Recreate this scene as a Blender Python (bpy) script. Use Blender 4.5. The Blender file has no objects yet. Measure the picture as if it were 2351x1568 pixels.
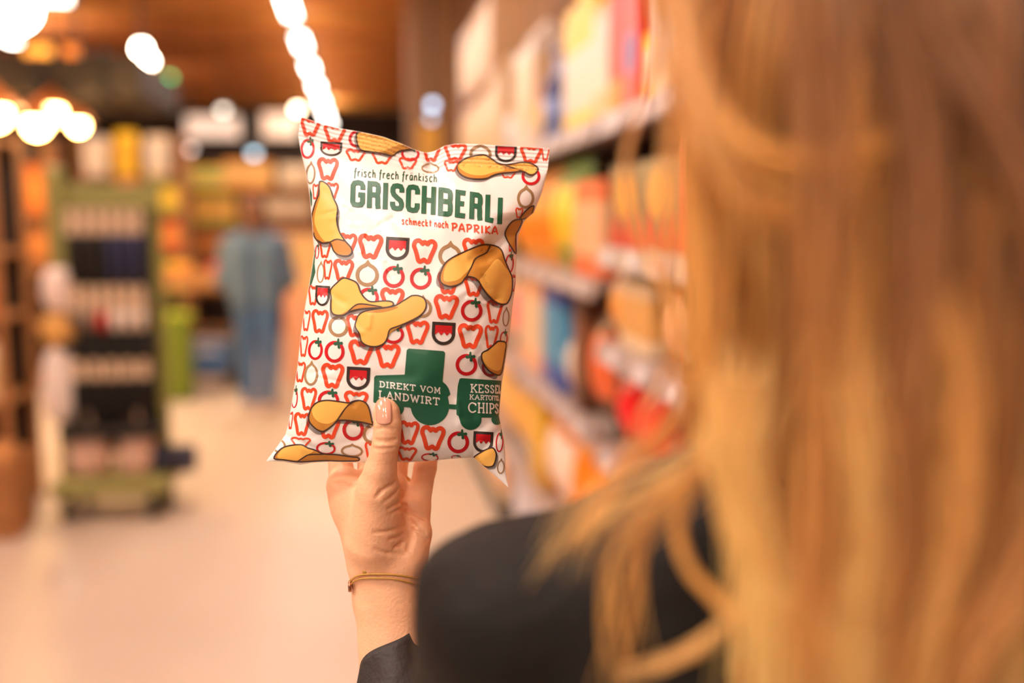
import bpy, bmesh, math, random
import numpy as np
from mathutils import Vector
random.seed(7); np.random.seed(7)
SC = bpy.context.scene
COL = SC.collection
PI = math.pi

# ------------------------------------------------------------------ camera
W_PX, H_PX, LENS = 2351.0, 1568.0, 35.0
F = LENS / 36.0 * W_PX                       # focal length in pixels
CAM = np.array([0.0, 0.0, 1.56])
PITCH = math.atan((500 - H_PX / 2) / F)
YAW = math.atan(0.1509 * math.cos(PITCH))
FW = np.array([math.sin(YAW) * math.cos(PITCH), math.cos(YAW) * math.cos(PITCH), math.sin(PITCH)])
RT = np.array([math.cos(YAW), -math.sin(YAW), 0.0])
UP = np.cross(RT, FW)
cd = bpy.data.cameras.new('camera'); cam = bpy.data.objects.new('camera', cd); COL.objects.link(cam)
cd.lens = LENS; cd.sensor_width = 36.0; cd.clip_start = 0.01; cd.clip_end = 200
cam.location = CAM
cam.rotation_euler = (PI / 2 + PITCH, 0, -YAW)
FOCUS = 0.765
cd.dof.use_dof = True; cd.dof.focus_distance = FOCUS; cd.dof.aperture_fstop = 1.8
SC.camera = cam

# ------------------------------------------------------------------ world, exposure
wd = bpy.data.worlds.new('world'); SC.world = wd; wd.use_nodes = True
wd.node_tree.nodes['Background'].inputs[0].default_value = (1.0, 0.90, 0.82, 1)
wd.node_tree.nodes['Background'].inputs[1].default_value = 0.22
SC.view_settings.view_transform = 'Standard'; SC.view_settings.look = 'None'
SC.view_settings.gamma = 1.0; SC.view_settings.use_curve_mapping = False
SC.view_settings.exposure = -0.28
CEIL = 4.25
LAMP_Z = 3.76
WARM = (1.0, 0.91, 0.82)

def area(name, loc, sx, sy, power, color=WARM, rot=(0, 0, 0)):
    l = bpy.data.lights.new(name, 'AREA'); l.shape = 'RECTANGLE'; l.size = sx; l.size_y = sy
    l.energy = power; l.color = color
    o = bpy.data.objects.new(name, l); o.location = loc; o.rotation_euler = rot; COL.objects.link(o); return o
KEY = 145
ROW_X = -0.72
ROW_Y = [-6.2 + 2.16 * i for i in range(15)]
for y in ROW_Y:
    area('aisle_lamp_light', (ROW_X, y, LAMP_Z - 0.06), 0.12, 1.0, 29)
    area('added_aisle_uplight', (ROW_X, y, LAMP_Z + 0.08), 0.12, 1.0, 38, (1.0, .82, .62), (PI, 0, 0))  # added above the housing to brighten the wooden ceiling
HALL_Y = (-4.04, 0.28, 4.60, 8.92, 13.24, 17.56)
for y in HALL_Y:
    area('hall_lamp_light', (-4.3, y, LAMP_Z - 0.06), 0.12, 1.0, 68)
    area('added_hall_uplight', (-4.3, y, LAMP_Z + 0.08), 0.12, 1.0, 95, (1.0, .82, .62), (PI, 0, 0))  # extra upward light, added only to lift the ceiling boards

# ------------------------------------------------------------------ helpers
def S(r, g, b):
    f = lambda c: (c / 255 / 12.92) if c / 255 <= 0.04045 else ((c / 255 + 0.055) / 1.055) ** 2.4
    return (f(r), f(g), f(b), 1.0)

def unproj(px, py, depth):
    px = np.asarray(px, float); py = np.asarray(py, float); depth = np.asarray(depth, float)
    a = (px - W_PX / 2) / F; b = (H_PX / 2 - py) / F
    d = FW + a[..., None] * RT + b[..., None] * UP
    return CAM + d * depth[..., None]
def U(px, py, depth): return tuple(unproj(px, py, depth))
def atY(px, py, Y):
    d = FW + (px - W_PX / 2) / F * RT + (H_PX / 2 - py) / F * UP
    return CAM + d * (Y / d[1])
FH = np.array([math.sin(YAW), math.cos(YAW), 0.0])
def Wd(x, d, z): return np.array([0, 0, z]) + RT * x + FH * d

MATS = {}
def mat(name, col, rough=0.5, metal=0.0, noise=0.0, nscale=20.0, emit=0.0, ecol=None, bump=0.0, bscale=60.0,
        sss=0.0, spec=0.5, coat=0.0, alpha=1.0):
    if name in MATS: return MATS[name]
    m = bpy.data.materials.new(name); m.use_nodes = True
    nt = m.node_tree; p = nt.nodes['Principled BSDF']
    c = col if len(col) == 4 else (*col, 1.0)
    p.inputs['Base Color'].default_value = c
    p.inputs['Roughness'].default_value = rough; p.inputs['Metallic'].default_value = metal
    p.inputs['Specular IOR Level'].default_value = spec
    p.inputs['Coat Weight'].default_value = coat
    p.inputs['Alpha'].default_value = alpha
    if sss:
        p.inputs['Subsurface Weight'].default_value = sss
        p.inputs['Subsurface Radius'].default_value = (0.010, 0.004, 0.002)
        p.inputs['Subsurface Scale'].default_value = 1.0
    if noise or bump:
        tc = nt.nodes.new('ShaderNodeTexCoord')
    if noise:
        n = nt.nodes.new('ShaderNodeTexNoise'); n.inputs['Scale'].default_value = nscale; n.inputs['Detail'].default_value = 5
        nt.links.new(tc.outputs['Object'], n.inputs['Vector'])
        r = nt.nodes.new('ShaderNodeValToRGB')
        r.color_ramp.elements[0].position = 0.3; r.color_ramp.elements[1].position = 0.7
        r.color_ramp.elements[0].color = (*[max(0, v * (1 - noise)) for v in c[:3]], 1)
        r.color_ramp.elements[1].color = (*[min(1, v * (1 + noise)) for v in c[:3]], 1)
        nt.links.new(n.outputs['Fac'], r.inputs['Fac']); nt.links.new(r.outputs['Color'], p.inputs['Base Color'])
    if bump:
        n2 = nt.nodes.new('ShaderNodeTexNoise'); n2.inputs['Scale'].default_value = bscale; n2.inputs['Detail'].default_value = 4
        nt.links.new(tc.outputs['Object'], n2.inputs['Vector'])
        b = nt.nodes.new('ShaderNodeBump'); b.inputs['Strength'].default_value = bump; b.inputs['Distance'].default_value = 0.01
        nt.links.new(n2.outputs['Fac'], b.inputs['Height']); nt.links.new(b.outputs['Normal'], p.inputs['Normal'])
    if emit:
        p.inputs['Emission Color'].default_value = ecol if ecol else c
        p.inputs['Emission Strength'].default_value = emit
    MATS[name] = m; return m

def wood(name, c1, c2, scale=3.0, rough=0.6, stretch=(1, 12, 12)):
    if name in MATS: return MATS[name]
    m = bpy.data.materials.new(name); m.use_nodes = True; nt = m.node_tree; p = nt.nodes['Principled BSDF']
    tc = nt.nodes.new('ShaderNodeTexCoord'); mp = nt.nodes.new('ShaderNodeMapping'); mp.inputs['Scale'].default_value = stretch
    n = nt.nodes.new('ShaderNodeTexNoise'); n.inputs['Scale'].default_value = scale; n.inputs['Detail'].default_value = 6
    r = nt.nodes.new('ShaderNodeValToRGB'); r.color_ramp.elements[0].color = c1; r.color_ramp.elements[1].color = c2
    r.color_ramp.elements[0].position = 0.3; r.color_ramp.elements[1].position = 0.7
    nt.links.new(tc.outputs['Object'], mp.inputs['Vector']); nt.links.new(mp.outputs['Vector'], n.inputs['Vector'])
    nt.links.new(n.outputs['Fac'], r.inputs['Fac']); nt.links.new(r.outputs['Color'], p.inputs['Base Color'])
    p.inputs['Roughness'].default_value = rough
    MATS[name] = m; return m

def print_mat(name, stops, emblem=None, rough=0.4, zig=None):
    """packaging print: horizontal colour bands over the pack height, an emblem ellipse, an optional zigzag foot"""
    if name in MATS: return MATS[name]
    m = bpy.data.materials.new(name); m.use_nodes = True; nt = m.node_tree; p = nt.nodes['Principled BSDF']
    L = nt.links.new
    tc = nt.nodes.new('ShaderNodeTexCoord'); sp = nt.nodes.new('ShaderNodeSeparateXYZ'); L(tc.outputs['Generated'], sp.inputs[0])
    r = nt.nodes.new('ShaderNodeValToRGB'); r.color_ramp.interpolation = 'CONSTANT'
    e = r.color_ramp.elements
    e[0].position = stops[0][0]; e[0].color = stops[0][1]
    if len(stops) > 1: e[1].position = stops[1][0]; e[1].color = stops[1][1]
    else: e[1].color = stops[0][1]
    for ps, c in stops[2:]:
        q = e.new(ps); q.color = c
    def math_(op, a, b=None):
        n = nt.nodes.new('ShaderNodeMath'); n.operation = op
        for i, v in enumerate((a, b)):
            if v is None: continue
            if isinstance(v, (int, float)): n.inputs[i].default_value = v
            else: L(v, n.inputs[i])
        return n.outputs[0]
    zz = sp.outputs['Z']
    if zig:
        t = math_('PINGPONG', sp.outputs['X'], 0.25)
        zz = math_('SUBTRACT', sp.outputs['Z'], math_('MULTIPLY', t, zig))
    L(zz, r.inputs['Fac']); out = r.outputs['Color']
    if emblem:
        (ex, ez, rx, rz, c) = emblem
        dx = math_('DIVIDE', math_('SUBTRACT', sp.outputs['X'], ex), rx)
        dz = math_('DIVIDE', math_('SUBTRACT', sp.outputs['Z'], ez), rz)
        dd = math_('ADD', math_('MULTIPLY', dx, dx), math_('MULTIPLY', dz, dz))
        k = math_('LESS_THAN', dd, 1.0)
        mx = nt.nodes.new('ShaderNodeMix'); mx.data_type = 'RGBA'
        L(k, mx.inputs[0]); L(out, mx.inputs[6]); mx.inputs[7].default_value = c; out = mx.outputs[2]
    L(out, p.inputs['Base Color']); p.inputs['Roughness'].default_value = rough
    MATS[name] = m; return m

class MB:
    """collects shapes, builds ONE mesh object"""
    def __init__(s): s.v = []; s.f = []; s.m = []
    def add(s, vs, fs, mi=0):
        o = len(s.v); s.v += [tuple(map(float, p)) for p in vs]
        for f in fs: s.f.append(tuple(o + i for i in f)); s.m.append(mi)
        return s
    def box(s, c, d, mi=0, bev=0.0):
        x, y, z = c; a, b, h = d[0] / 2, d[1] / 2, d[2] / 2
        if bev <= 0:
            vs = [(x + i * a, y + j * b, z + k * h) for i in (-1, 1) for j in (-1, 1) for k in (-1, 1)]
            return s.add(vs, [(0, 1, 3, 2), (4, 6, 7, 5), (0, 4, 5, 1), (2, 3, 7, 6), (0, 2, 6, 4), (1, 5, 7, 3)], mi)
        t = bev
        ring = lambda aa, bb, zz: [(x - aa + t, y - bb, zz), (x + aa - t, y - bb, zz), (x + aa, y - bb + t, zz), (x + aa, y + bb - t, zz),
                                   (x + aa - t, y + bb, zz), (x - aa + t, y + bb, zz), (x - aa, y + bb - t, zz), (x - aa, y - bb + t, zz)]
        vs = ring(a - t, b - t, z - h) + ring(a, b, z - h + t) + ring(a, b, z + h - t) + ring(a - t, b - t, z + h)
        fs = [tuple(range(7, -1, -1)), tuple(range(24, 32))]
        for k in range(3):
            for i in range(8):
                j = (i + 1) % 8; fs.append((k * 8 + i, k * 8 + j, k * 8 + 8 + j, k * 8 + 8 + i))
        return s.add(vs, fs, mi)
    def lathe(s, prof, c=(0, 0, 0), n=16, mi=0, axis='z'):
        vs = []; fs = []
        for r, z in prof:
            for i in range(n):
                a = 2 * PI * i / n; q = (r * math.cos(a), r * math.sin(a), z)
                if axis == 'x': q = (q[2], q[0], q[1])
                if axis == 'y': q = (q[1], q[2], q[0])
                vs.append((c[0] + q[0], c[1] + q[1], c[2] + q[2]))
        for k in range(len(prof) - 1):
            for i in range(n):
                j = (i + 1) % n; fs.append((k * n + i, k * n + j, k * n + n + j, k * n + n + i))
        fs.append(tuple(range(n - 1, -1, -1))); fs.append(tuple(range((len(prof) - 1) * n, len(prof) * n)))
        return s.add(vs, fs, mi)
    def tube(s, pts, r, n=8, mi=0, closed=False):
        P = [Vector(p) for p in pts]; N = len(P); rr = r if isinstance(r, (list, tuple)) else [r] * N
        vs = []; fs = []; up = None
        for i, p in enumerate(P):
            a = P[(i - 1) % N] if (closed or i > 0) else p; b = P[(i + 1) % N] if (closed or i < N - 1) else p
            t = (b - a).normalized()
            if up is None:
                up = Vector((0, 0, 1)) if abs(t.z) < 0.9 else Vector((1, 0, 0))
            u = t.cross(up).normalized(); w = u.cross(t).normalized(); up = w
            for k in range(n):
                an = 2 * PI * k / n; vs.append(p + (u * math.cos(an) + w * math.sin(an)) * rr[i])
        for i in range(N if closed else N - 1):
            for k in range(n):
                j = (k + 1) % n; i2 = (i + 1) % N
                fs.append((i * n + k, i * n + j, i2 * n + j, i2 * n + k))
        if not closed: fs += [tuple(range(n - 1, -1, -1)), tuple(range((N - 1) * n, N * n))]
        return s.add(vs, fs, mi)
    def prism(s, poly, axis, lo, hi, mi=0):
        n = len(poly); vs = []
        for h in (lo, hi):
            for a, b in poly: vs.append({'x': (h, a, b), 'y': (a, h, b), 'z': (a, b, h)}[axis])
        fs = [tuple(range(n - 1, -1, -1)), tuple(range(n, 2 * n))] + [(i, (i + 1) % n, n + (i + 1) % n, n + i) for i in range(n)]
        return s.add(vs, fs, mi)
    def build(s, name, mats, parent=None, smooth=False, loc=None, rz=0.0):
        me = bpy.data.meshes.new(name); me.from_pydata(s.v, [], s.f); 
        for m in (mats if isinstance(mats, (list, tuple)) else [mats]): me.materials.append(m)
        me.polygons.foreach_set('material_index', s.m)
        if smooth: me.polygons.foreach_set('use_smooth', [True] * len(me.polygons))
        me.update()
        bm = bmesh.new(); bm.from_mesh(me); bmesh.ops.recalc_face_normals(bm, faces=bm.faces); bm.to_mesh(me); bm.free()
        return link(name, me, parent, loc, rz)
def link(name, data, parent=None, loc=None, rz=0.0):
    o = bpy.data.objects.new(name, data); COL.objects.link(o)
    if parent is not None: o.parent = parent
    if loc is not None: o.location = loc
    o.rotation_euler[2] = rz
    return o
def tag(o, label=None, cat=None, group=None, kind=None):
    if label: o['label'] = label
    if cat: o['category'] = cat
    if group: o['group'] = group
    if kind: o['kind'] = kind
    return o
def thing(name, label, cat, loc=(0, 0, 0), rz=0.0, group=None):
    return tag(link(name, None, None, tuple(map(float, loc)), rz), label, cat, group)
def copy_tree(o, parent=None):
    c = o.copy(); COL.objects.link(c); c.parent = parent
    for ch in list(o.children): copy_tree(ch, c)
    return c

# ------------------------------------------------------------------ materials used widely
M_floor = mat('floor_stone', S(194, 179, 162), rough=0.42, noise=0.05, nscale=1.2)
M_ceil_board = wood('ceiling_board_wood', S(186, 118, 44), S(214, 142, 60), 2.0, 0.55, (0.4, 6, 6))
M_ceil = mat('ceiling_dark', S(96, 62, 34), 0.8)
M_dark = mat('dark_brown_paint', S(44, 34, 28), 0.7)
M_black = mat('black_plastic', S(22, 20, 19), 0.5)
M_wallr = mat('wall_paint_brown', S(150, 118, 92), 0.8, noise=0.06)
M_shelf = mat('shelf_metal_grey', S(150, 138, 130), 0.45)
M_shelf_dark = mat('shelf_back_dark', S(62, 48, 38), 0.7)
M_rail = mat('price_rail_plastic', S(172, 158, 156), 0.3)
M_tag = mat('price_tag_paper', S(214, 204, 208), 0.6)
M_green = mat('olive_green_metal', S(140, 138, 76), 0.5, noise=0.05)
M_card = mat('beige_card', S(214, 190, 160), 0.7)
M_chrome = mat('chrome_wire', S(190, 186, 180), 0.25, metal=1.0)
M_cardboard = mat('cardboard_brown', S(176, 128, 82), 0.8, noise=0.08, nscale=8)
M_woodcrate = wood('crate_wood', S(150, 98, 52), S(186, 132, 80), 4.0, 0.7, (2, 2, 14))
def lampmat(name, col, e): return mat(name, col, 0.5, emit=e, ecol=col)

# ------------------------------------------------------------------ the room
def struct(name, mb, m, **k): return tag(mb.build(name, m, **k), kind='structure')
X0, X1, Y0, Y1 = -11.0, 1.22, -7.0, 26.0
struct('floor', MB().box(((X0 + X1) / 2, (Y0 + Y1) / 2, -0.05), (X1 - X0, Y1 - Y0, 0.1)), M_floor)
ceil = struct('ceiling', MB().box(((X0 + X1) / 2, (Y0 + Y1) / 2, CEIL + 0.1), (X1 - X0, Y1 - Y0, 0.1)), M_ceil)
bd = MB().box((0, 0, 0), (X1 - X0, 0.56, 0.04), 0, 0.006).build('ceiling_board', M_ceil_board, ceil)
n_b = int((Y1 - Y0) / 0.60)
for i in range(n_b):
    o = bd if i == 0 else bd.copy()
    if i: COL.objects.link(o)
    o.location = ((X0 + X1) / 2, Y0 + 0.3 + i * 0.60, CEIL + 0.02 + 0.006 * random.random())
bmz = MB().box((0, 0, 0), (X1 - X0, 0.22, 0.30), 0, 0.01).build('ceiling_beam', wood('beam_wood', S(150, 92, 36), S(180, 114, 48), 2.0, 0.6, (0.4, 6, 6)), ceil)
for i, y in enumerate((7.84, 10.0, 12.16, 14.32, 16.48, 18.64, 20.8)):
    o = bmz if i == 0 else bmz.copy()
    if i: COL.objects.link(o)
    o.location = ((X0 + X1) / 2, y, CEIL - 0.15)
struct('wall_right', MB().box((X1 + 0.05, (Y0 + Y1) / 2, CEIL / 2), (0.1, Y1 - Y0, CEIL)), M_wallr)
struct('wall_left', MB().box((X0 - 0.05, (Y0 + Y1) / 2, CEIL / 2), (0.1, Y1 - Y0, CEIL)), mat('wall_left_paint', S(190, 130, 76), 0.8))
wb = struct('wall_back', MB().box(((X0 + X1) / 2, Y1 + 0.05, CEIL / 2), (X1 - X0, 0.1, CEIL)), M_dark)
struct('baseboard_back', MB().box(((X0 + X1) / 2, Y1 - 0.012, 0.06), (X1 - X0, 0.02, 0.12)), M_black)

# ------------------------------------------------------------------ lamps
M_tube = lampmat('lamp_diffuser_white', (1.0, 0.90, 0.78, 1), 26)
def make_linear(label, group):
    t = thing('linear_lamp', label, 'lamp', group=group)
    MB().box((0, 0, 0.035), (0.16, 1.12, 0.05), 0, 0.008).build('housing', M_dark, t)
    MB().box((0, 0, 0.0), (0.12, 1.02, 0.02), 0, 0.005).build('diffuser', M_tube, t)
    for sy in (-0.4, 0.4): MB().tube([(0, sy, 0.05), (0, sy, CEIL - LAMP_Z)], 0.006, 6).build('suspension_rod', M_chrome, t)
    return t
lin = make_linear('white linear ceiling lamp hanging in the row above the aisle', 'row of linear lamps above the aisle')
for i, y in enumerate(ROW_Y):
    o = lin if i == 0 else copy_tree(lin)
    o.location = (ROW_X, y, LAMP_Z)
for i, y in enumerate(HALL_Y):
    o = copy_tree(lin); o.location = (-4.3, y, LAMP_Z)
    o['label'] = 'white linear ceiling lamp hanging above the produce stands'; o['group'] = 'linear lamps above the produce stands'

def pendant(px, py, Y, r, col, e, shade, label, group=None, light=0, bell=True):
    p = atY(px, py, Y)
    t = thing('pendant_lamp', label, 'lamp', p, group=group)
    key = 'bulb_%d_%d_%d_%d' % (int(col[0] * 255), int(col[1] * 255), int(col[2] * 255), int(e))
    MB().lathe([(r * math.sin(a) + 1e-4, -r * math.cos(a)) for a in np.linspace(0.0, PI, 9)], n=14).build('bulb', lampmat(key, (*col, 1), e), t, True)
    if bell: MB().lathe([(r * 1.9, r * 0.35), (r * 1.85, r * 0.5), (r * 1.1, r * 1.4), (r * 0.35, r * 1.9), (r * 0.3, r * 2.3)], n=18).build('lamp_shade', shade, t, True)
    MB().tube([(0, 0, r * 0.9), (0, 0, CEIL - p[2])], 0.006, 6).build('cord', M_black, t)
    if light:
        l = bpy.data.lights.new('pendant_light', 'POINT'); l.energy = light; l.color = col; l.shadow_soft_size = r * 1.05
        lo = bpy.data.objects.new('pendant_light', l); lo.location = (p[0], p[1], p[2] - r * 1.6); COL.objects.link(lo)
    return t
M_shd = mat('lamp_shade_dark', S(60, 44, 30), 0.5)
M_shw = mat('lamp_shade_copper', S(190, 120, 60), 0.35, metal=0.7)
AMB = (1.0, 0.62, 0.22); WW = (1.0, 0.82, 0.62)
pendant(84, 286, 7.2, 0.075, AMB, 60, M_shw, 'copper pendant lamp with bright amber bulb beside its taller twin', light=60)
pendant(120, 258, 8.2, 0.08, AMB, 60, M_shw, 'copper pendant lamp with amber bulb hung slightly higher than its neighbours', light=60)
pendant(180, 287, 7.8, 0.055, AMB, 60, M_shw, 'small copper pendant lamp with amber bulb beside two larger ones', light=40)
pendant(-12, 262, 6.2, 0.08, AMB, 55, M_shw, 'large copper pendant lamp at the end of the amber row', light=60)
pendant(25, 12, 5.4, 0.13, (1, .93, .80), 34, M_shd, 'big round white pendant lamp hung near the rack', light=14, bell=False)
pendant(683, 249, 12.2, 0.045, (1, .78, .50), 28, M_shd, 'small pendant lamp with warm white bulb near the aisle row')
pendant(325, 253, 13.0, 0.05, (1, .50, .32), 7, M_shd, 'small pendant lamp with salmon coloured bulb')
pendant(512, 252, 13.0, 0.05, (.95, .86, .70), 6, M_shd, 'small pendant lamp with soft white bulb over the back aisle')
pendant(583, 351, 14.0, 0.06, (.50, .72, .85), 6, M_shd, 'small pendant lamp with pale blue bulb')
pendant(437, 341, 14.0, 0.05, (.7, .58, .50), 5, M_shd, 'dim pendant lamp with grey bulb beside the pale blue one')
pendant(314, 200, 14.5, 0.05, (.85, .70, .60), 7, M_shd, 'dim pendant lamp with pinkish bulb beside the exit sign')
pendant(325, 112, 10.5, 0.06, WW, 60, M_shd, 'warm white spot lamp at the top of the bright trio', bell=False)
pendant(340, 140, 11.0, 0.06, WW, 60, M_shd, 'warm white spot lamp in the middle of the bright trio', bell=False)
pendant(356, 170, 11.5, 0.06, WW, 60, M_shd, 'warm white spot lamp at the bottom of the bright trio', bell=False)
pendant(993, 241, 8.6, 0.035, (.50, .72, 1.0), 5, M_shd, 'small pendant lamp with cool blue bulb in front of the pillar', bell=False)
pendant(990, 272, 8.8, 0.03, (.5, .68, .9), 3, M_shd, 'tiny pendant lamp with blue grey bulb below the cool blue one', bell=False)
# exit sign, light boxes, duct
def wallbox(name, px0, py0, px1, py1, Y, depth, m, label, cat, face=None, hang=True):
    a = atY(px0, py0, Y); b = atY(px1, py1, Y); c = (a + b) / 2
    w, h = abs(b[0] - a[0]), abs(a[2] - b[2])
    t = thing(name, label, cat, (c[0], Y, c[2]))
    MB().box((0, 0, 0), (w, depth, h), 0, min(w, h) * 0.06).build('housing', m, t)
    if face: MB().box((0, -depth / 2 - 0.006, 0), (w * 0.9, 0.012, h * 0.86), 0, 0.004).build('lit_face', face, t)
    if hang:
        for sx in (-0.35, 0.35): MB().tube([(sx * w, 0, h / 2 - 0.01), (sx * w, 0, CEIL - c[2])], 0.008, 6).build('suspension_rod', M_black, t)
    return t
wallbox('exit_sign', 382, 172, 400, 200, 13.5, 0.06, M_black, 'small green lit exit sign hanging from the ceiling', 'sign', lampmat('exit_green', S(60, 200, 110), 9))
wallbox('light_box', 58, 104, 128, 134, 8.0, 0.12, M_black, 'wide amber light box hung below the dark air duct', 'sign', lampmat('light_box_amber', S(255, 176, 70), 1.6))
wallbox('light_box', 150, 106, 188, 134, 8.0, 0.12, M_black, 'narrow orange light box hung below the dark air duct', 'sign', lampmat('light_box_orange', S(240, 140, 50), 1.1))
wallbox('menu_board', 420, 262, 560, 322, 18.0, 0.1, M_black, 'wide pale lit board hanging over the back counter', 'sign', lampmat('board_white', S(232, 214, 196), 0.9))
wallbox('menu_board', 596, 255, 690, 322, 18.2, 0.1, M_black, 'narrow pale lit board hanging beside the wide one', 'sign', lampmat('board_cream', S(230, 205, 180), 0.9))
a = atY(-260, 70, 7.6); b = atY(270, 190, 7.6)
t = thing('air_duct', 'dark square air duct under the wooden ceiling', 'duct', ((a[0] + b[0]) / 2, 9.2, (a[2] + b[2]) / 2))
MB().box((0, 0, 0), (b[0] - a[0], 1.6, a[2] - b[2]), 0, 0.02).build('duct_body', M_dark, t)
for q in (-0.3, 0.0, 0.3): MB().box((q * (b[0] - a[0]), 0, 0), (0.04, 1.66, a[2] - b[2] + 0.06)).build('flange', M_black, t)
for q in (-0.4, 0.4): MB().tube([(q * (b[0] - a[0]), 0, 0.1), (q * (b[0] - a[0]), 0, CEIL - (a[2] + b[2]) / 2)], 0.01, 6).build('hanger', M_black, t)
wallbox('strip_lamp', 60, -14, 172, 14, 5.2, 0.06, M_dark, 'short white strip lamp beside the big round pendant', 'lamp', lampmat('strip_white', (1, .92, .82, 1), 9))

# added spotlights out of view on the left, key light for person and bag
for k_, (x, y, aim) in enumerate(((-1.9, -1.3, (0.05, .9, 1.25)), (-2.3, 0.2, (.2, .9, 1.3)))):
    t = thing('added_key_spotlight', ('added black key spotlight on the ceiling aimed at the held bag', 'added black key spotlight on the ceiling aimed at the person in black')[k_], 'lamp', (x, y, 3.55))
    d_ = (Vector(aim) - Vector((x, y, 3.55))).normalized()
    MB().tube([-d_ * .16, d_ * .0, d_ * .02], [.045, .055, .06], 16).build('lamp_head', M_black, t)
    MB().tube([(0, 0, .03), (0, 0, CEIL - 3.55)], .012, 8).build('stem', M_black, t)
    l = bpy.data.lights.new('added_key_light', 'SPOT'); l.energy = KEY; l.color = WARM; l.spot_size = math.radians(62); l.spot_blend = .6; l.shadow_soft_size = .16
    lo = bpy.data.objects.new('added_key_light', l); lo.location = Vector((x, y, 3.55)) + d_ * .07; lo.rotation_euler = d_.to_track_quat('-Z', 'Y').to_euler(); COL.objects.link(lo)

# pillar beyond the right shelves, with a poster
pl = thing('pillar', 'square grey brown pillar beyond the end of the shelves', 'pillar', (0.72, 10.0, 0))
MB().box((0, 0, CEIL / 2 - 0.02), (0.52, 0.5, CEIL - 0.04), 0, 0.02).build('shaft', mat('pillar_paint', S(128, 98, 74), 0.7, noise=0.05), pl)
MB().box((0, 0, 0.08), (0.56, 0.54, 0.16), 0, 0.01).build('plinth', M_dark, pl)
a = atY(962, 285, 9.7); b = atY(1012, 420, 9.7)
tag(MB().box(((a[0] + b[0]) / 2, 9.738, (a[2] + b[2]) / 2), (b[0] - a[0], 0.016, a[2] - b[2]), 0, 0.004).build('poster', mat('poster_yellow', S(206, 160, 70), 0.6)), 'narrow ochre yellow poster fixed to the pillar', 'poster')

# ------------------------------------------------------------------ shelving on the right
XR = 0.65
def shelf_bay(name, y0, y1, levels, label, tags):
    t = thing(name, label, 'shelf', (XR, (y0 + y1) / 2, 0))
    L = y1 - y0
    MB().box((0.525, 0, 1.22), (0.03, L - 0.01, 2.4)).build('back_panel', M_shelf_dark, t)
    for s in (-1, 1): MB().box((0.30, s * (L / 2 - 0.012), 0.89), (0.46, 0.02, 1.78)).build('upright', M_shelf_dark, t)
    MB().box((0.27, 0, 0.06), (0.50, L - 0.05, 0.12), 0, 0.01).build('plinth', M_black, t)
    tg = None
    for z in levels:
        s = MB().box((0.265, 0, z - 0.015), (0.51, L - 0.045, 0.03), 0, 0.004).build('shelf_board', M_shelf, t)
        MB().prism([(-0.012, z - 0.052), (0.004, z - 0.052), (0.010, z + 0.004), (-0.002, z + 0.004)], 'y', -L / 2 + 0.02, L / 2 - 0.02).build('price_rail', M_rail, s)
        if tg is None: tg = MB().box((0, 0, 0), (0.003, 0.085, 0.04)).build('price_tag', M_tag, s); first = True
        yy = -L / 2 + 0.14 + random.random() * 0.06
        while yy < L / 2 - 0.1:
            o = tg if first else tg.copy()
            if not first: COL.objects.link(o)
            first = False
            o.parent = s; o.location = (-0.0125, yy, z - 0.024); o.rotation_euler = (0, math.radians(9), 0)
            yy += tags * (0.85 + 0.3 * random.random())
    return t
LV_N = [0.50, 0.93, 1.22, 1.48, 1.83]; LV_F = [0.50, 0.95, 1.38, 1.83]
shelf_bay('shelf_unit', 0.70, 2.72, LV_N, 'grey metal shelf unit with five closely spaced shelves beside the person in black', 0.26)
shelf_bay('shelf_unit', 2.74, 4.74, LV_F, 'grey metal shelf unit with four wide shelves, in the middle of the row', 0.26)
shelf_bay('shelf_unit', 4.76, 6.74, LV_F, 'grey metal shelf unit at the far end of the row next to the pillar', 0.28)

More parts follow.
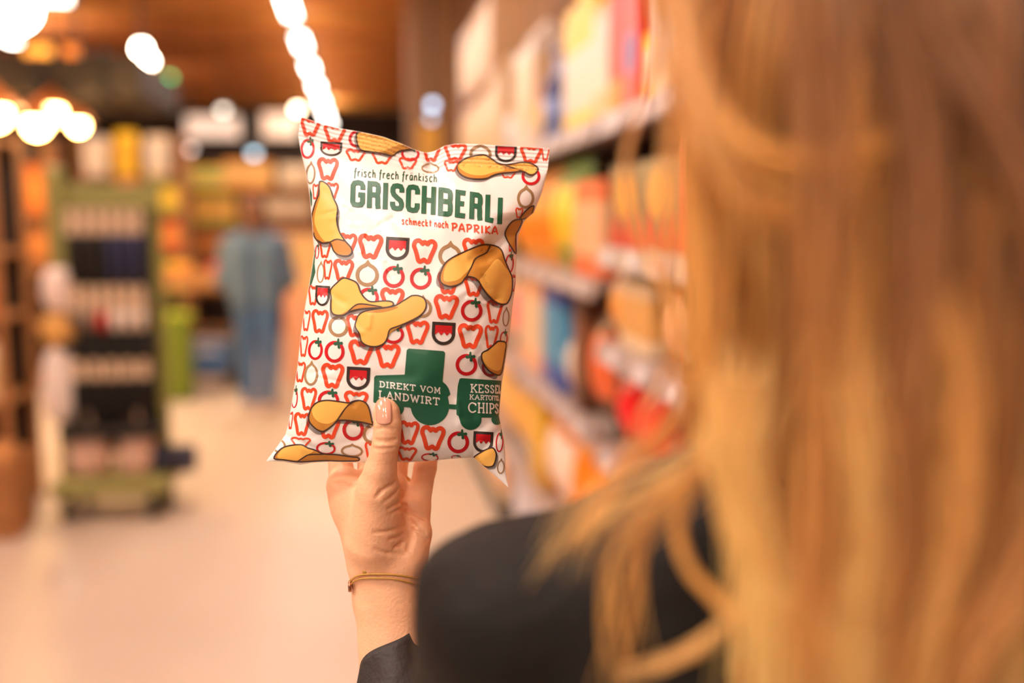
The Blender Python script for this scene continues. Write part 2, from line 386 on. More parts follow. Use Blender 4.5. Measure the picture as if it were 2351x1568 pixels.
def pack(kind, name, w, h, d, m, m2):
    """one product standing at its origin, front towards local -y"""
    t = link(name, None)
    if kind == 'bag':
        nx, nz = 9, 11; mb = MB()
        for side in (-1, 1):
            vs = []; fs = []
            for j in range(nz):
                for i in range(nx):
                    u = i / (nx - 1) * 2 - 1; v = j / (nz - 1)
                    vv = min(max((v - 0.06) / 0.88, 0), 1)
                    b = (1 - u * u) ** 0.55 * math.sin(PI * vv) ** 0.55 if 0 < vv < 1 else 0
                    pinch = 1 - 0.07 * math.sin(PI * vv)
                    vs.append((u * w / 2 * pinch, side * b * d / 2 + 0.004 * math.sin(9 * u + 7 * v) * b, v * h))
            for j in range(nz - 1):
                for i in range(nx - 1):
                    q = (j * nx + i, j * nx + i + 1, (j + 1) * nx + i + 1, (j + 1) * nx + i); fs.append(q if side < 0 else q[::-1])
            mb.add(vs, fs)
        mb.build('pouch', m, t, True)
        s_ = MB()
        for k in range(4): s_.box((0, 0, h * 0.955 + k * h * 0.014), (w * 0.985, 0.005, h * 0.008))
        s_.build('crimped_seal', m2, t)
    elif kind == 'carton':
        MB().box((0, 0, h / 2), (w, d, h), 0, 0.004).build('box_body', m, t)
        MB().box((0, 0, h + 0.002), (w * 0.96, d * 0.5, 0.004)).build('top_flap', m2, t)
    elif kind == 'paper':
        hh = h * 0.84
        MB().add([(-w / 2, -d / 2, 0), (w / 2, -d / 2, 0), (w / 2, d / 2, 0), (-w / 2, d / 2, 0),
                  (-w / 2 * 1.02, -d / 2 * 1.06, hh * .5), (w / 2 * 1.02, -d / 2 * 1.06, hh * .5), (w / 2 * 1.02, d / 2 * 1.06, hh * .5), (-w / 2 * 1.02, d / 2 * 1.06, hh * .5),
                  (-w / 2, -d / 2, hh), (w / 2, -d / 2, hh), (w / 2, d / 2, hh), (-w / 2, d / 2, hh),
                  (-w / 2 * .96, -0.012, h * .95), (w / 2 * .96, -0.012, h * .95), (w / 2 * .96, 0.012, h * .95), (-w / 2 * .96, 0.012, h * .95)],
                 [(0, 3, 2, 1), (12, 13, 14, 15)] + [(k + i, k + (i + 1) % 4, k + 4 + (i + 1) % 4, k + 4 + i) for k in (0, 4, 8) for i in range(4)]).build('bag_body', m, t)
        MB().box((0, -0.014, h * 0.955), (w * .94, 0.022, h * 0.07), 0, 0.004).build('folded_top', m2, t)
    elif kind == 'bottle':
        r = w / 2
        MB().lathe([(r * .9, 0), (r, 0.012), (r, h * .5), (r * .85, h * .62), (r * .42, h * .78), (r * .36, h * .9)], n=16).build('bottle_body', m, t, True)
        MB().lathe([(r * 1.01, h * .14), (r * 1.01, h * .46)], n=16).build('wrap_label', m2, t, True)
        MB().lathe([(r * .42, h * .88), (r * .44, h * .9), (r * .42, h)], n=14).build('cap', m, t, True)
    elif kind == 'tube':
        r = w / 2
        MB().lathe([(r * .97, 0), (r, 0.006), (r, h * .94)], n=18).build('can_body', m, t, True)
        MB().lathe([(r * 1.03, h * .92), (r * 1.03, h * .98), (r * .9, h)], n=18).build('lid', m2, t, True)
    return t
NAMES = {'bag': ('snack_bag', 'bag'), 'carton': ('carton', 'carton'), 'paper': ('paper_bag', 'bag'), 'bottle': ('bottle', 'bottle'), 'tube': ('snack_tube', 'can')}
def sku(kind, w, h, d, c, c2, label, n, y, z, x=XR + 0.02, emblem=None, zig=None, band=(0.0, 0.22, 0.78), rz=-PI / 2, gap=0.008, layers=1, jit=0.04):
    """n alike packs side by side along the shelf, starting at y; returns next free y"""
    nm, cat = NAMES[kind]
    key = 'print_' + label.replace(' ', '_')[:50]
    m = print_mat(key, [(0.0, c2), (band[1], c), (band[2], c2)], emblem, 0.38, zig)
    m2 = mat('trim_%d_%d_%d' % tuple(int(v * 255) for v in c2[:3]), c2, 0.45)
    root = pack(kind, nm, w, h, d, m, m2)
    for l in range(layers):
        for i in range(n):
            o = root if (i == 0 and l == 0) else copy_tree(root)
            o.location = (x + d / 2 + 0.004, y + w / 2 + i * (w + gap), z + 0.0015 + l * (h + 0.005))
            o.rotation_euler = (0, 0, rz + random.uniform(-jit, jit))
            tag(o, label, cat, label.split(' ')[0] + ' ' + label.split(' ')[1] + ' packs side by side' if n * layers > 1 else None)
            if n * layers > 1: o['group'] = 'alike packs: ' + label
            if layers > 1: o['label'] = label.replace('stacked two high', ('in the lower layer', 'on top of another bag')[l]) if 'stacked' in label else label.replace('at the end of the top shelf', ('supporting another at the shelf end', 'on top of another at the shelf end')[l])
    return y + n * (w + gap) + 0.006
cream = S(238, 216, 182); white = S(240, 232, 224); yel = S(250, 205, 50); oran = S(246, 140, 24); red = S(214, 28, 24)
dred = S(150, 16, 22); blue = S(52, 84, 170); lblue = S(70, 150, 196); green = S(120, 170, 60); pink = S(232, 110, 130)
brown = S(120, 74, 42); peach = S(244, 186, 140); purp = S(86, 72, 160); ochre = S(206, 156, 40); dgreen = S(44, 78, 52)

# --- top shelf
cream = S(226, 198, 160); white = S(226, 214, 202)
T = 1.83
y = 0.80
y = sku('carton', .20, .36, .22, cream, brown, 'cream carton with brown ends standing behind the person in black on the top shelf', 3, y, T)
y = sku('bag', .22, .34, .12, oran, white, 'orange snack bag with white seals on the top shelf', 2, y + .02, T)
y = sku('carton', .15, .38, .20, white, cream, 'plain white carton on the top shelf beside the red cartons', 2, 1.98, T)
y = sku('tube', .10, .16, .10, cream, yel, 'short pale yellow can with yellow lid on the top shelf', 1, y, T)
y = sku('carton', .17, .40, .20, red, red, 'tall red carton with purple spot on the top shelf', 1, y, T, emblem=(.5, .35, .34, .14, purp))
y = sku('carton', .12, .42, .20, red, oran, 'tall red carton with orange ends on the top shelf', 1, y, T)
y = sku('paper', .16, .38, .14, white, peach, 'white paper bag with peach ends on the top shelf', 1, y, T)
y = sku('paper', .20, .46, .14, white, yel, 'white paper bag with yellow top on the top shelf', 2, y, T, band=(0, .12, .55))
y = sku('bottle', .15, .34, .15, S(30, 46, 116), S(128, 150, 206), 'dark blue bottle with pale label on the top shelf', 1, y + .24, T, x=XR + .004)
y = sku('bag', .16, .22, .10, yel, oran, 'small yellow and orange snack bag on the top shelf', 1, y, T)
y = sku('paper', .17, .50, .15, cream, white, 'tall cream paper bag with white ends beside the small yellow bag', 3, y, T)
y = sku('bag', .18, .24, .10, S(196, 206, 224), white, 'pale blue and white snack bag on the top shelf', 2, y, T)
y = sku('paper', .19, .52, .16, S(220, 190, 150), cream, 'tall beige paper bag on the top shelf of the middle unit', 2, y, T)
y = max(y, 4.80)
y = sku('paper', .20, .48, .18, S(214, 182, 144), S(200, 166, 128), 'tall tan paper bag stacked two high at the end of the top shelf', 6, y, T, layers=2, jit=.02)
y = sku('carton', .18, .46, .18, S(206, 178, 144), brown, 'tall beige and brown carton at the end of the top shelf', 2, y + .02, T, layers=2, jit=.02)
# --- near unit
z = 1.48; y = 0.78
y = sku('carton', .19, .27, .20, red, cream, 'red carton with cream ends on the second shelf behind the person in black', 3, y, z)
y = sku('carton', .17, .25, .18, red, S(230, 70, 40), 'tall red and orange carton beside the zigzag cartons', 2, 1.72, z)
y = sku('carton', .30, .215, .18, S(128, 104, 70), S(206, 40, 30), 'carton with red zigzag foot and golden spot on the second shelf', 2, 2.075, z, emblem=(.5, .62, .30, .26, S(214, 150, 46)), zig=1.5, band=(0, .10, 1.0))
z = 1.22; y = 0.78
y = sku('bag', .22, .20, .10, oran, yel, 'orange snack bag with yellow seals behind the person in black below the second shelf', 4, y, z)
y = sku('carton', .14, .19, .14, cream, brown, 'small cream carton with brown ends on the third shelf', 2, 1.74, z)
y = sku('bag', .18, .20, .10, peach, oran, 'peach coloured snack bag on the third shelf', 1, y, z)
y = sku('carton', .13, .18, .16, S(214, 160, 90), cream, 'small amber carton with cream ends on the third shelf', 2, y + .06, z)
y = sku('bag', .16, .20, .10, S(240, 160, 80), cream, 'pale orange snack bag with cream seals on the third shelf', 1, y, z)
z = .93; y = .78
y = sku('bag', .24, .255, .12, yel, oran, 'yellow snack bag with orange seals behind the person in black on the fourth shelf', 4, y, z)
y = sku('bag', .21, .255, .13, dred, red, 'dark red snack bag with bright red seals on the fourth shelf', 2, y, z)
y = sku('bag', .22, .25, .14, S(240, 14, 30), S(226, 40, 40), 'bright red snack bag on the fourth shelf', 2, y, z)
z = .50; y = .78
y = sku('bag', .24, .36, .14, oran, red, 'large orange snack bag with red seals on the lower shelf', 4, y, z)
y = sku('bag', .23, .36, .14, S(232, 70, 36), oran, 'large vermilion snack bag with orange seals on the lower shelf', 3, y, z)
z = .122; y = .80
y = sku('carton', .28, .32, .26, cream, oran, 'wide cream carton with orange ends on the bottom shelf', 6, y, z)
# --- middle and far units
z = 1.38; y = 2.80
y = sku('carton', .18, .29, .18, peach, S(240, 120, 70), 'peach carton with salmon ends on the second shelf', 2, y, z)
y = sku('bag', .22, .37, .14, yel, green, 'tall yellow snack bag with green seals on the second shelf', 2, y, z)
y = sku('bag', .22, .36, .14, oran, S(250, 170, 40), 'tall orange snack bag with amber seals on the second shelf', 4, y, z)
y = max(y, 4.82)
y = sku('bag', .21, .34, .13, S(250, 180, 40), green, 'amber snack bag with green seals at the far unit', 4, y, z)
y = sku('carton', .20, .34, .18, white, lblue, 'white carton with light blue ends at the far unit', 4, y, z)
z = .95; y = 2.80
y = sku('bag', .20, .34, .13, S(236, 110, 60), brown, 'rust orange snack bag with brown seals on the middle shelf', 1, y, z)
y = sku('carton', .15, .37, .18, brown, S(90, 50, 30), 'brown carton on the middle shelf', 1, y, z)
y = sku('bag', .17, .24, .12, white, S(200, 210, 220), 'small white snack bag on the middle shelf beside the blue cartons', 1, y, z)
y = sku('carton', .17, .38, .18, lblue, blue, 'light blue carton with dark blue ends on the middle shelf', 2, y, z)
y = sku('carton', .18, .37, .18, cream, peach, 'cream carton with peach ends on the middle shelf', 3, y, z)
y = sku('bag', .20, .36, .13, pink, white, 'pink snack bag with white seals on the middle shelf', 2, y, z)
y = max(y, 4.82)
y = sku('bag', .22, .36, .14, S(250, 214, 120), cream, 'pale yellow snack bag with cream seals at the far unit', 4, y, z)
y = sku('carton', .20, .36, .18, S(190, 190, 210), white, 'lilac grey carton with white ends at the far unit', 4, y, z)
z = .50; y = 2.80
y = sku('bag', .23, .37, .14, oran, S(250, 160, 60), 'big orange snack bag with pale orange seals below the middle shelf', 2, y, z)
y = sku('bag', .21, .36, .14, S(248, 226, 206), oran, 'cream and orange snack bag below the middle shelf', 2, y, z)
y = sku('carton', .13, .40, .18, S(226, 176, 20), ochre, 'slim mustard yellow carton below the middle shelf', 2, y, z)
y = sku('bag', .20, .37, .13, S(236, 180, 90), S(200, 190, 190), 'amber and grey snack bag below the middle shelf', 3, y, z)
y = max(y, 4.82)
y = sku('bag', .22, .36, .14, S(240, 190, 120), peach, 'sand coloured snack bag at the far unit below the middle shelf', 7, y, z)
z = .122; y = 2.80
y = sku('bag', .24, .33, .15, S(246, 150, 60), white, 'orange and white snack bag on the bottom shelf', 3, y, z)
y = sku('carton', .22, .33, .22, S(206, 206, 224), white, 'pale blue grey carton on the bottom shelf', 4, y, z)
y = max(y, 4.82)
y = sku('carton', .24, .33, .22, peach, cream, 'peach and cream carton on the bottom shelf of the far unit', 6, y, z)

# ------------------------------------------------------------------ hanging rack on the left
RY = 5.25
pa = atY(128, 1150, RY); pb = atY(372, 1150, RY)
rx0, rx1 = pa[0], pb[0]; rw = rx1 - rx0; rcx = (rx0 + rx1) / 2
def zat(py, Y=RY): return atY(250, py, Y)[2]
rk = thing('display_rack', 'olive green wheeled display rack hung with rows of packed gloves and socks', 'rack', (rcx, RY + 0.22, 0))
MB().box((0, 0, 0.17), (rw + .06, .46, .09), 0, .02).build('base_tray', M_green, rk)
for sx in (-1, 1):
    for sy in (-1, 1):
        c = MB().lathe([(.02, -.022), (.062, -.02), (.066, 0), (.062, .02), (.02, .022)], (sx * (rw / 2 - .05), sy * .17, .0665), 14, 0, 'x')
        c.box((sx * (rw / 2 - .05), sy * .17, .11), (.06, .05, .05)); c.build('caster', M_black, rk)
MB().box((-rw / 2 + .02, 0, 1.0), (.085, .06, 1.64), 0, .01).build('post', M_green, rk)
MB().box((rw / 2 - .02, .05, .98), (.05, .05, 1.60), 0, .01).build('post', M_green, rk)
MB().box((0, .03, zat(450)), (rw + .02, .03, .13), 0, .005).build('header_panel', M_green, rk)
MB().box((0, .08, 0.98), (rw - .06, .012, 1.36)).build('back_panel', M_black, rk)
MB().box((0, -.02, zat(800)), (rw * .92, .18, .05), 0, .01).build('tray', M_black, rk)
MB().box((0, -.06, zat(1000)), (rw * .96, .22, .06), 0, .01).build('tray', M_black, rk)
hook = MB().tube([(0, .075, 0), (0, -.20, 0), (0, -.225, .012), (0, -.23, .03)], .004, 6)
rows = [(492, 6, [S(30, 26, 24)] * 3 + [S(44, 50, 84)] * 3, .34, .10, 'gloves'), (672, 6, [S(110, 96, 86), S(150, 130, 116), S(190, 50, 50), S(236, 226, 216), S(232, 220, 208), S(226, 214, 200)], .20, .10, 'socks'),
        (845, 5, [S(16, 13, 12)] * 5, .30, .07, 'gloves')]
rowname = ['under the header', 'in the second row', 'in the bottom row']
def cname(c):
    return {S(30, 26, 24): 'charcoal black', S(44, 50, 84): 'navy blue', S(110, 96, 86): 'taupe', S(150, 130, 116): 'warm grey', S(190, 50, 50): 'red', S(236, 226, 216): 'white', S(232, 220, 208): 'off white', S(226, 214, 200): 'pale beige', S(16, 13, 12): 'jet black'}[c]
for ri, (py, n, cols, hgt, ch, what) in enumerate(rows):
    zt = zat(py)
    for i in range(n):
        x = -rw / 2 + .12 + (rw - .2) * i / (n - 1)
        h_ = hook.build('hook', M_chrome, rk) if (ri == 0 and i == 0) else None
        if h_: hk = h_
        else:
            h_ = hk.copy(); COL.objects.link(h_)
        h_.location = (x, 0, zt)
        w_ = (rw - .2) / n * .94
        g = thing('hanging_' + ('glove_pack' if what == 'gloves' else 'sock_pack'),
                  '%s %s on a beige card hanging %s of the green rack' % (cname(cols[i]), what, rowname[ri]), 'textile pack', (rcx + x, RY + .22 - .13, zt), 0,
                  '%s %s %s' % (cname(cols[i]), what, rowname[ri]))
        MB().prism([(-w_ / 2, -ch), (w_ / 2, -ch), (w_ / 2, -.005), (.02, .03), (-.02, .03), (-w_ / 2, -.005)], 'y', -.006, .006).build('header_card', M_card, g)
        mm = mat('knit_%d_%d_%d' % tuple(int(v * 255) for v in cols[i][:3]), cols[i], .9, bump=.4, bscale=200)
        b = MB(); vs = []; fs = []
        for j in range(7):
            v = j / 6; wd_ = w_ / 2 * (.92 + .08 * math.sin(v * 5)); dp = .028 * math.sin(PI * min(1, .15 + v * .8)) + .006
            zz = -ch - v * (hgt - ch)
            vs += [(-wd_, -dp * .5, zz), (0, -dp, zz), (wd_, -dp * .5, zz), (wd_, dp * .5, zz), (0, dp, zz), (-wd_, dp * .5, zz)]
        for j in range(6):
            for k in range(6): fs.append((j * 6 + k, j * 6 + (k + 1) % 6, j * 6 + 6 + (k + 1) % 6, j * 6 + 6 + k))
        fs += [tuple(range(5, -1, -1)), tuple(range(36, 42))]
        b.add(vs, fs).build('knit', mm, g, True)
# oval packs clipped to the rack post
for py0, py1, c, nm in ((618, 722, S(240, 222, 212), 'pinkish white'), (726, 806, S(222, 170, 92), 'ochre yellow'), (808, 985, S(240, 228, 220), 'long greyish white')):
    a = atY(134, py0, RY - .02); b = atY(134, py1, RY - .02); h = a[2] - b[2]
    g = thing('oval_pack', nm + ' oval pack clipped to the post of the green rack', 'pack', (a[0] - .055, RY + .185, (a[2] + b[2]) / 2))
    MB().lathe([(.088 * math.sin(q) ** .6 + 1e-4, -h / 2 * math.cos(q)) for q in np.linspace(0.0, PI, 11)], (0, -.042, 0), 16).build('pack_body', mat('oval_' + nm.split()[0], c, .5, noise=.04), g, True).scale = (1, .52, 1)
    MB().box((0, -.012, h / 2 - .04), (.03, .022, .05), 0, .004).build('clip', M_black, g)
# sacks and roll on the rack foot
for px, w_, c, nm in ((186, .22, S(224, 190, 170), 'pinkish beige'), (296, .20, S(228, 194, 176), 'pale rose')):
    p = atY(px, 1100, RY)
    g = thing('cloth_sack', nm + ' tied cloth sack on the tray of the green rack', 'sack', (p[0], RY + .20, .216))
    MB().lathe([(.08, 0), (w_ / 2, .02), (w_ / 2 * 1.04, .10), (w_ / 2 * .8, .20), (.04, .26)], n=18).build('sack_body', mat('sack_' + nm.split()[0], c, .85, noise=.06, bump=.3), g, True)
    MB().lathe([(.045, .25), (.05, .262), (.045, .274)], n=14).build('tie', M_card, g, True)
    MB().lathe([(.035, .27), (.06, .315), (.05, .32)], n=14).build('gathered_top', MATS['sack_' + nm.split()[0]], g, True)
p = atY(362, 1075, RY)
g = thing('rolled_mat', 'navy blue rolled mat on a black bracket beside the sacks', 'mat', (p[0] + .05, RY + .20, p[2]))
mb = MB(); mb.lathe([(.055, -.11), (.075, -.105), (.078, 0), (.075, .105), (.055, .11)], n=20, axis='x'); mb.build('roll', mat('mat_navy', S(52, 56, 78), .8, bump=.3), g, True)
MB().lathe([(.079, -.02), (.082, 0), (.079, .02)], n=20, axis='x').build('band', M_black, g, True)
MB().box((-.02, .06, -.16), (.03, .05, .30), 0, .005).build('bracket', M_black, rk).location = (p[0] + .03 - rcx, -.02, p[2] - 0.02)

# ------------------------------------------------------------------ wooden display at the far left
DY = 5.35
dl = thing('wooden_display', 'dark wooden display shelf with three boards left of the green rack', 'shelf', (-2.49, DY + .25, 0))
dw = 1.36
for s in (-1, 1):
    for q in (-1, 1): MB().box((s * (dw / 2 - .02), q * .22, 1.0), (.04, .04, 2.0), 0, .005).build('corner_post', M_woodcrate, dl)
MB().box((0, .24, 1.0), (dw - .08, .02, 1.96)).build('back_panel', M_dark, dl)
shz = [0.10, .62, 1.06, 1.40, 1.98]
for zz in shz: MB().box((0, 0, zz - .02), (dw - .08, .46, .04), 0, .004).build('shelf_board', M_woodcrate, dl)
def drow(zz, items):
    for (kind, w, h, d, c, c2, lab, n, x, emb) in items:
        nm, cat = NAMES[kind]
        root = pack(kind, nm, w, h, d, print_mat('print_' + lab.replace(' ', '_')[:50], [(0, c2), (.2, c), (.8, c2)], emb), mat('trim_%d_%d_%d' % tuple(int(v * 255) for v in c2[:3]), c2, .45))
        for i in range(n):
            o = root if i == 0 else copy_tree(root)
            o.location = (x + i * (w + .008), DY + .02 + d / 2 + .01, zz + .0015); tag(o, lab, cat)
            if n > 1: o['group'] = 'alike packs: ' + lab
drow(1.40, [('paper', .17, .42, .14, S(214, 130, 50), S(160, 90, 40), 'burnt orange paper bag on the wooden display', 6, -2.835, None)])
drow(1.06, [('tube', .12, .22, .12, S(240, 100, 20), S(255, 150, 30), 'glowing orange can with amber lid on the wooden display', 4, -2.304, None),
            ('carton', .15, .24, .15, S(150, 90, 50), S(110, 64, 36), 'small brown carton beside the orange cans', 3, -2.86, None)])
drow(.62, [('tube', .15, .30, .15, S(226, 202, 150), S(240, 224, 190), 'cream coloured tub with pale lid on the wooden display', 3, -2.25, None),
           ('carton', .17, .32, .16, S(176, 116, 66), S(140, 86, 46), 'tan carton beside the cream tubs on the wooden display', 3, -2.80, None)])
# crates in front of the display
for i, (px, lab) in enumerate(((48, 'slatted wooden crate standing on the floor next to the green rack'), (-190, 'slatted wooden crate on the floor beside its twin'))):
    p = [-1.88, 0, 0] if i == 0 else [-2.42, 0, 0]
    c = thing('wooden_crate', lab, 'crate', (p[0] - .06, 5.16, 0), 0)
    cw, chh, cdp = .50, .40, .32
    for k in range(4): 
        for s in (-1, 1): MB().box((0, s * (cdp / 2 - .008), .05 + k * .10), (cw, .014, .088), 0, .002).build('slat', M_woodcrate, c)
        for s in (-1, 1): MB().box((s * (cw / 2 - .008), 0, .05 + k * .10), (.014, cdp - .032, .088), 0, .002).build('slat', M_woodcrate, c)
    for sx in (-1, 1):
        for sy in (-1, 1): MB().box((sx * (cw / 2 - .03), sy * (cdp / 2 - .03), chh / 2), (.03, .03, chh)).build('corner_post', M_woodcrate, c)
    MB().box((0, 0, .02), (cw - .04, cdp - .04, .02)).build('bottom_board', M_woodcrate, c)
    if i == 0:
        for k in range(4):
            b = pack('paper', 'paper_bag', .11, .44, .20, print_mat('print_crate_bag', [(0, S(210, 150, 90)), (.2, S(222, 164, 104)), (.8, S(190, 130, 70))]), M_cardboard)
            b.location = (p[0] - .06 - .165 + .11 * k, 5.16, .0325); tag(b, 'light brown paper bag standing in the slatted crate', 'bag', 'paper bags in the slatted crate')

# ------------------------------------------------------------------ produce stand and far shelves
def fruit(loc, r, m, lab, grp, kind='orange_fruit', cat='fruit'):
    t = thing(kind, lab, cat, loc, random.random() * 6, grp)
    MB().lathe([(r * math.sin(a) + 1e-4, r - r * .93 * math.cos(a)) for a in np.linspace(0, PI, 9)], n=12).build('flesh', m, t, True)
    MB().lathe([(r * .12, r * 1.9), (r * .07, r * 2.05)], n=6).build('stem', M_green, t)
def stand(px, Y, label, cols):
    p = atY(px, 860, Y); x0 = p[0]
    t = thing('produce_stand', label, 'stand', (x0, Y + .35, 0))
    for s in (-1, 1):
        for q in (-1, 1): MB().box((s * .33, q * .26, .46), (.05, .05, .92)).build('leg', M_dark, t)
    MB().box((0, 0, .94), (.74, .6, .04), 0, .005).build('table_top', M_woodcrate, t)
    for ci, (c, lab, fn) in enumerate(cols):
        cx = x0 - .18 + .36 * ci
        cr = thing('fruit_crate', 'open cardboard crate of ' + lab, 'crate', (cx, Y + .32, .9605))
        MB().box((0, 0, .01), (.34, .5, .02)).build('bottom', M_cardboard, cr)
        for s in (-1, 1):
            MB().box((0, s * .24, .07), (.34, .016, .12)).build('side_wall', M_cardboard, cr)
            MB().box((s * .162, 0, .07), (.016, .46, .12)).build('side_wall', M_cardboard, cr)
        m = mat('fruit_' + fn, c, .4, noise=.08, nscale=6)
        for a in range(3):
            for b in range(4): fruit((cx - .103 + a * .103 + random.uniform(-.004, .004), Y + .32 - .16 + b * .106, .982), .05, m, 'round %s in its cardboard crate' % lab, lab + ' in a crate', fn)
        for a in range(2):
            for b in range(3): fruit((cx - .052 + a * .103, Y + .32 - .1 + b * .106, 1.055), .05, m, 'round %s in its cardboard crate' % lab, lab + ' in a crate', fn)
stand(455, 9.2, 'dark legged produce stand with two open fruit crates', [(S(250, 170, 30), 'orange coloured tangerines', 'tangerine'), (S(214, 60, 44), 'red apples', 'red_apple')])
# green bin and blue crate under / beside it
p = atY(408, 850, 8.85)
g = thing('waste_bin', 'tall lime green bin beside the produce stand', 'bin', (p[0], 8.85, 0))
MB().box((0, 0, .35), (.26, .26, .70), 0, .03).build('bin_body', mat('lime_plastic', S(104, 124, 34), .5), g)
MB().box((0, 0, .725), (.28, .28, .05), 0, .015).build('lid', mat('lime_lid', S(150, 170, 36), .5), g)
p = atY(480, 860, 9.4)
g = thing('plastic_crate', 'blue plastic crate standing on a black trolley', 'crate', (p[0], 9.45, .16))
cb = mat('blue_crate', S(74, 116, 176), .5)
MB().box((0, 0, .012), (.40, .30, .024)).build('bottom', cb, g)
for s in (-1, 1):
    MB().box((0, s * .142, .13), (.40, .016, .24), 0, .004).build('side_wall', cb, g); MB().box((s * .192, 0, .13), (.016, .268, .24), 0, .004).build('side_wall', cb, g)
MB().box((0, -.153, .20), (.2, .012, .035), 0, .004).build('grip', M_tag, g)
tr = thing('trolley', 'low black trolley under the blue plastic crate', 'trolley', (p[0], 9.45, 0))
MB().box((0, 0, .14), (.46, .36, .035), 0, .01).build('deck', M_black, tr)
for sx in (-1, 1):
    for sy in (-1, 1): MB().lathe([(.02, -.015), (.05, -.014), (.055, 0), (.05, .014), (.02, .015)], (sx * .18, sy * .13, .0555), 12, 0, 'x').build('wheel', M_black, tr)
    MB().tube([(sx * .2, .16, .15), (sx * .2, .17, .85)], .012, 8).build('push_bar', M_black, tr)
MB().tube([(-.2, .17, .85), (.2, .17, .85)], .012, 8).build('handle', M_black, tr)

def far_shelf(px0, px1, Y, levels, label, items, mm=M_woodcrate, top=None):
    a = atY(px0, 500, Y)[0]; b = atY(px1, 500, Y)[0]; w = b - a; top = top or levels[-1] + .45
    t = thing('market_shelf', label, 'shelf', ((a + b) / 2, Y + .25, 0))
    for s in (-1, 1): MB().box((s * (w / 2 - .02), 0, top / 2), (.04, .5, top), 0, .004).build('side_panel', mm, t)
    MB().box((0, .24, top / 2), (w - .08, .02, top - .02)).build('back_panel', M_dark, t)
    for zz in levels: MB().box((0, 0, zz - .02), (w - .08, .46, .04), 0, .004).build('shelf_board', mm, t)
    for (li, kind, pw, h, d, c, c2, lab, n, off) in items:
        nm, cat = NAMES[kind]
        root = pack(kind, nm, pw, h, d, print_mat('print_' + lab.replace(' ', '_')[:50], [(0, c2), (.25, c), (.8, c2)]), mat('trim_%d_%d_%d' % tuple(int(v * 255) for v in c2[:3]), c2, .45))
        for i in range(n):
            o = root if i == 0 else copy_tree(root)
            o.location = (a + .06 + off + pw / 2 + i * (pw + .01), Y + .03 + d / 2, levels[li] + .0015); tag(o, lab, cat)
            if n > 1: o['group'] = 'alike packs: ' + lab
far_shelf(180, 420, 11.5, [.12, .7, 1.2, 1.62, 2.02], 'tall wooden market shelf with white and yellow bags behind the green rack', [
    (4, 'paper', .24, .42, .2, S(240, 226, 206), white, 'white paper bag on top of the tall market shelf', 1, 0.02), (4, 'paper', .22, .48, .2, S(244, 190, 50), yel, 'yellow paper bag on top of the tall market shelf', 1, .34),
    (4, 'paper', .24, .44, .2, white, S(226, 206, 180), 'off white paper bag beside the yellow one', 1, .66),
    (3, 'carton', .2, .3, .2, S(236, 190, 90), S(220, 206, 190), 'amber carton on the fourth board', 1, .02), (3, 'carton', .2, .34, .2, S(226, 64, 50), S(240, 140, 110), 'red carton between amber ones on the fourth board', 1, .36), (3, 'carton', .2, .3, .2, yel, S(170, 180, 60), 'yellow green carton on the fourth board', 2, .6),
    (2, 'carton', .24, .32, .2, S(236, 150, 60), red, 'orange carton with red ends on the third board', 4, .04), (1, 'carton', .24, .4, .2, S(214, 190, 70), green, 'lime carton on the second board', 4, .04)])
far_shelf(425, 720, 13.5, [.12, .6, 1.05, 1.5, 1.95], 'long wooden market shelf in the back behind the denim clad shopper', [
    (4, 'carton', .3, .34, .2, S(238, 196, 120), S(240, 160, 60), 'pale amber carton on top of the long shelf', 2, .44), (4, 'carton', .2, .26, .2, S(190, 206, 120), yel, 'lime yellow carton on top of the long shelf', 2, .02),
    (4, 'paper', .24, .30, .2, S(232, 214, 180), cream, 'beige bag on top of the long shelf', 2, 1.15),
    (3, 'carton', .26, .34, .2, S(230, 160, 80), S(190, 196, 80), 'apricot carton on the fourth board of the long shelf', 2, .04), (3, 'carton', .22, .36, .2, S(226, 206, 176), brown, 'beige carton on the fourth board of the long shelf', 4, .66),
    (2, 'carton', .22, .36, .2, S(206, 130, 60), brown, 'copper coloured carton on the long shelf', 3, .04), (2, 'carton', .22, .34, .2, S(220, 180, 130), peach, 'sandy carton on the long shelf', 4, .76), (1, 'carton', .26, .36, .2, S(150, 110, 70), brown, 'umber carton low on the long shelf', 6, .03)])
far_shelf(-60, 110, 9.6, [.12, .6, 1.1, 1.6], 'amber lit wooden market shelf behind the wooden display', [
    (3, 'paper', .2, .44, .2, S(240, 150, 60), S(226, 120, 40), 'orange paper bag on the amber lit shelf', 3, .03), (2, 'carton', .2, .4, .2, S(220, 140, 70), brown, 'rust coloured carton on the amber lit shelf', 3, .03)], M_woodcrate, 2.3)
# promotional bin right of the shopper
p = atY(692, 900, 9.6)
g = thing('promotion_bin', 'tall peach coloured cardboard bin beside the denim clad shopper', 'bin', (p[0] + .06, 9.8, 0))
pm = mat('bin_peach', S(236, 176, 146), .6, noise=.05)
MB().box((0, 0, .40), (.40, .40, .80), 0, .012).build('bin_body', pm, g)
MB().box((0, .17, 1.08), (.40, .03, .56), 0, .008).build('back_card', mat('bin_card', S(226, 190, 130), .6), g)
for k in range(3):
    o = pack('bag', 'snack_bag', .12, .2, .07, print_mat('print_bin_bag', [(0, peach), (.2, S(240, 206, 150)), (.8, peach)]), mat('trim_bin', peach))
    o.location = (p[0] + .06 - .13 + .13 * k, 9.76, .8015); tag(o, 'small sand coloured snack bag lying in the peach bin', 'bag', 'snack bags in the peach bin')

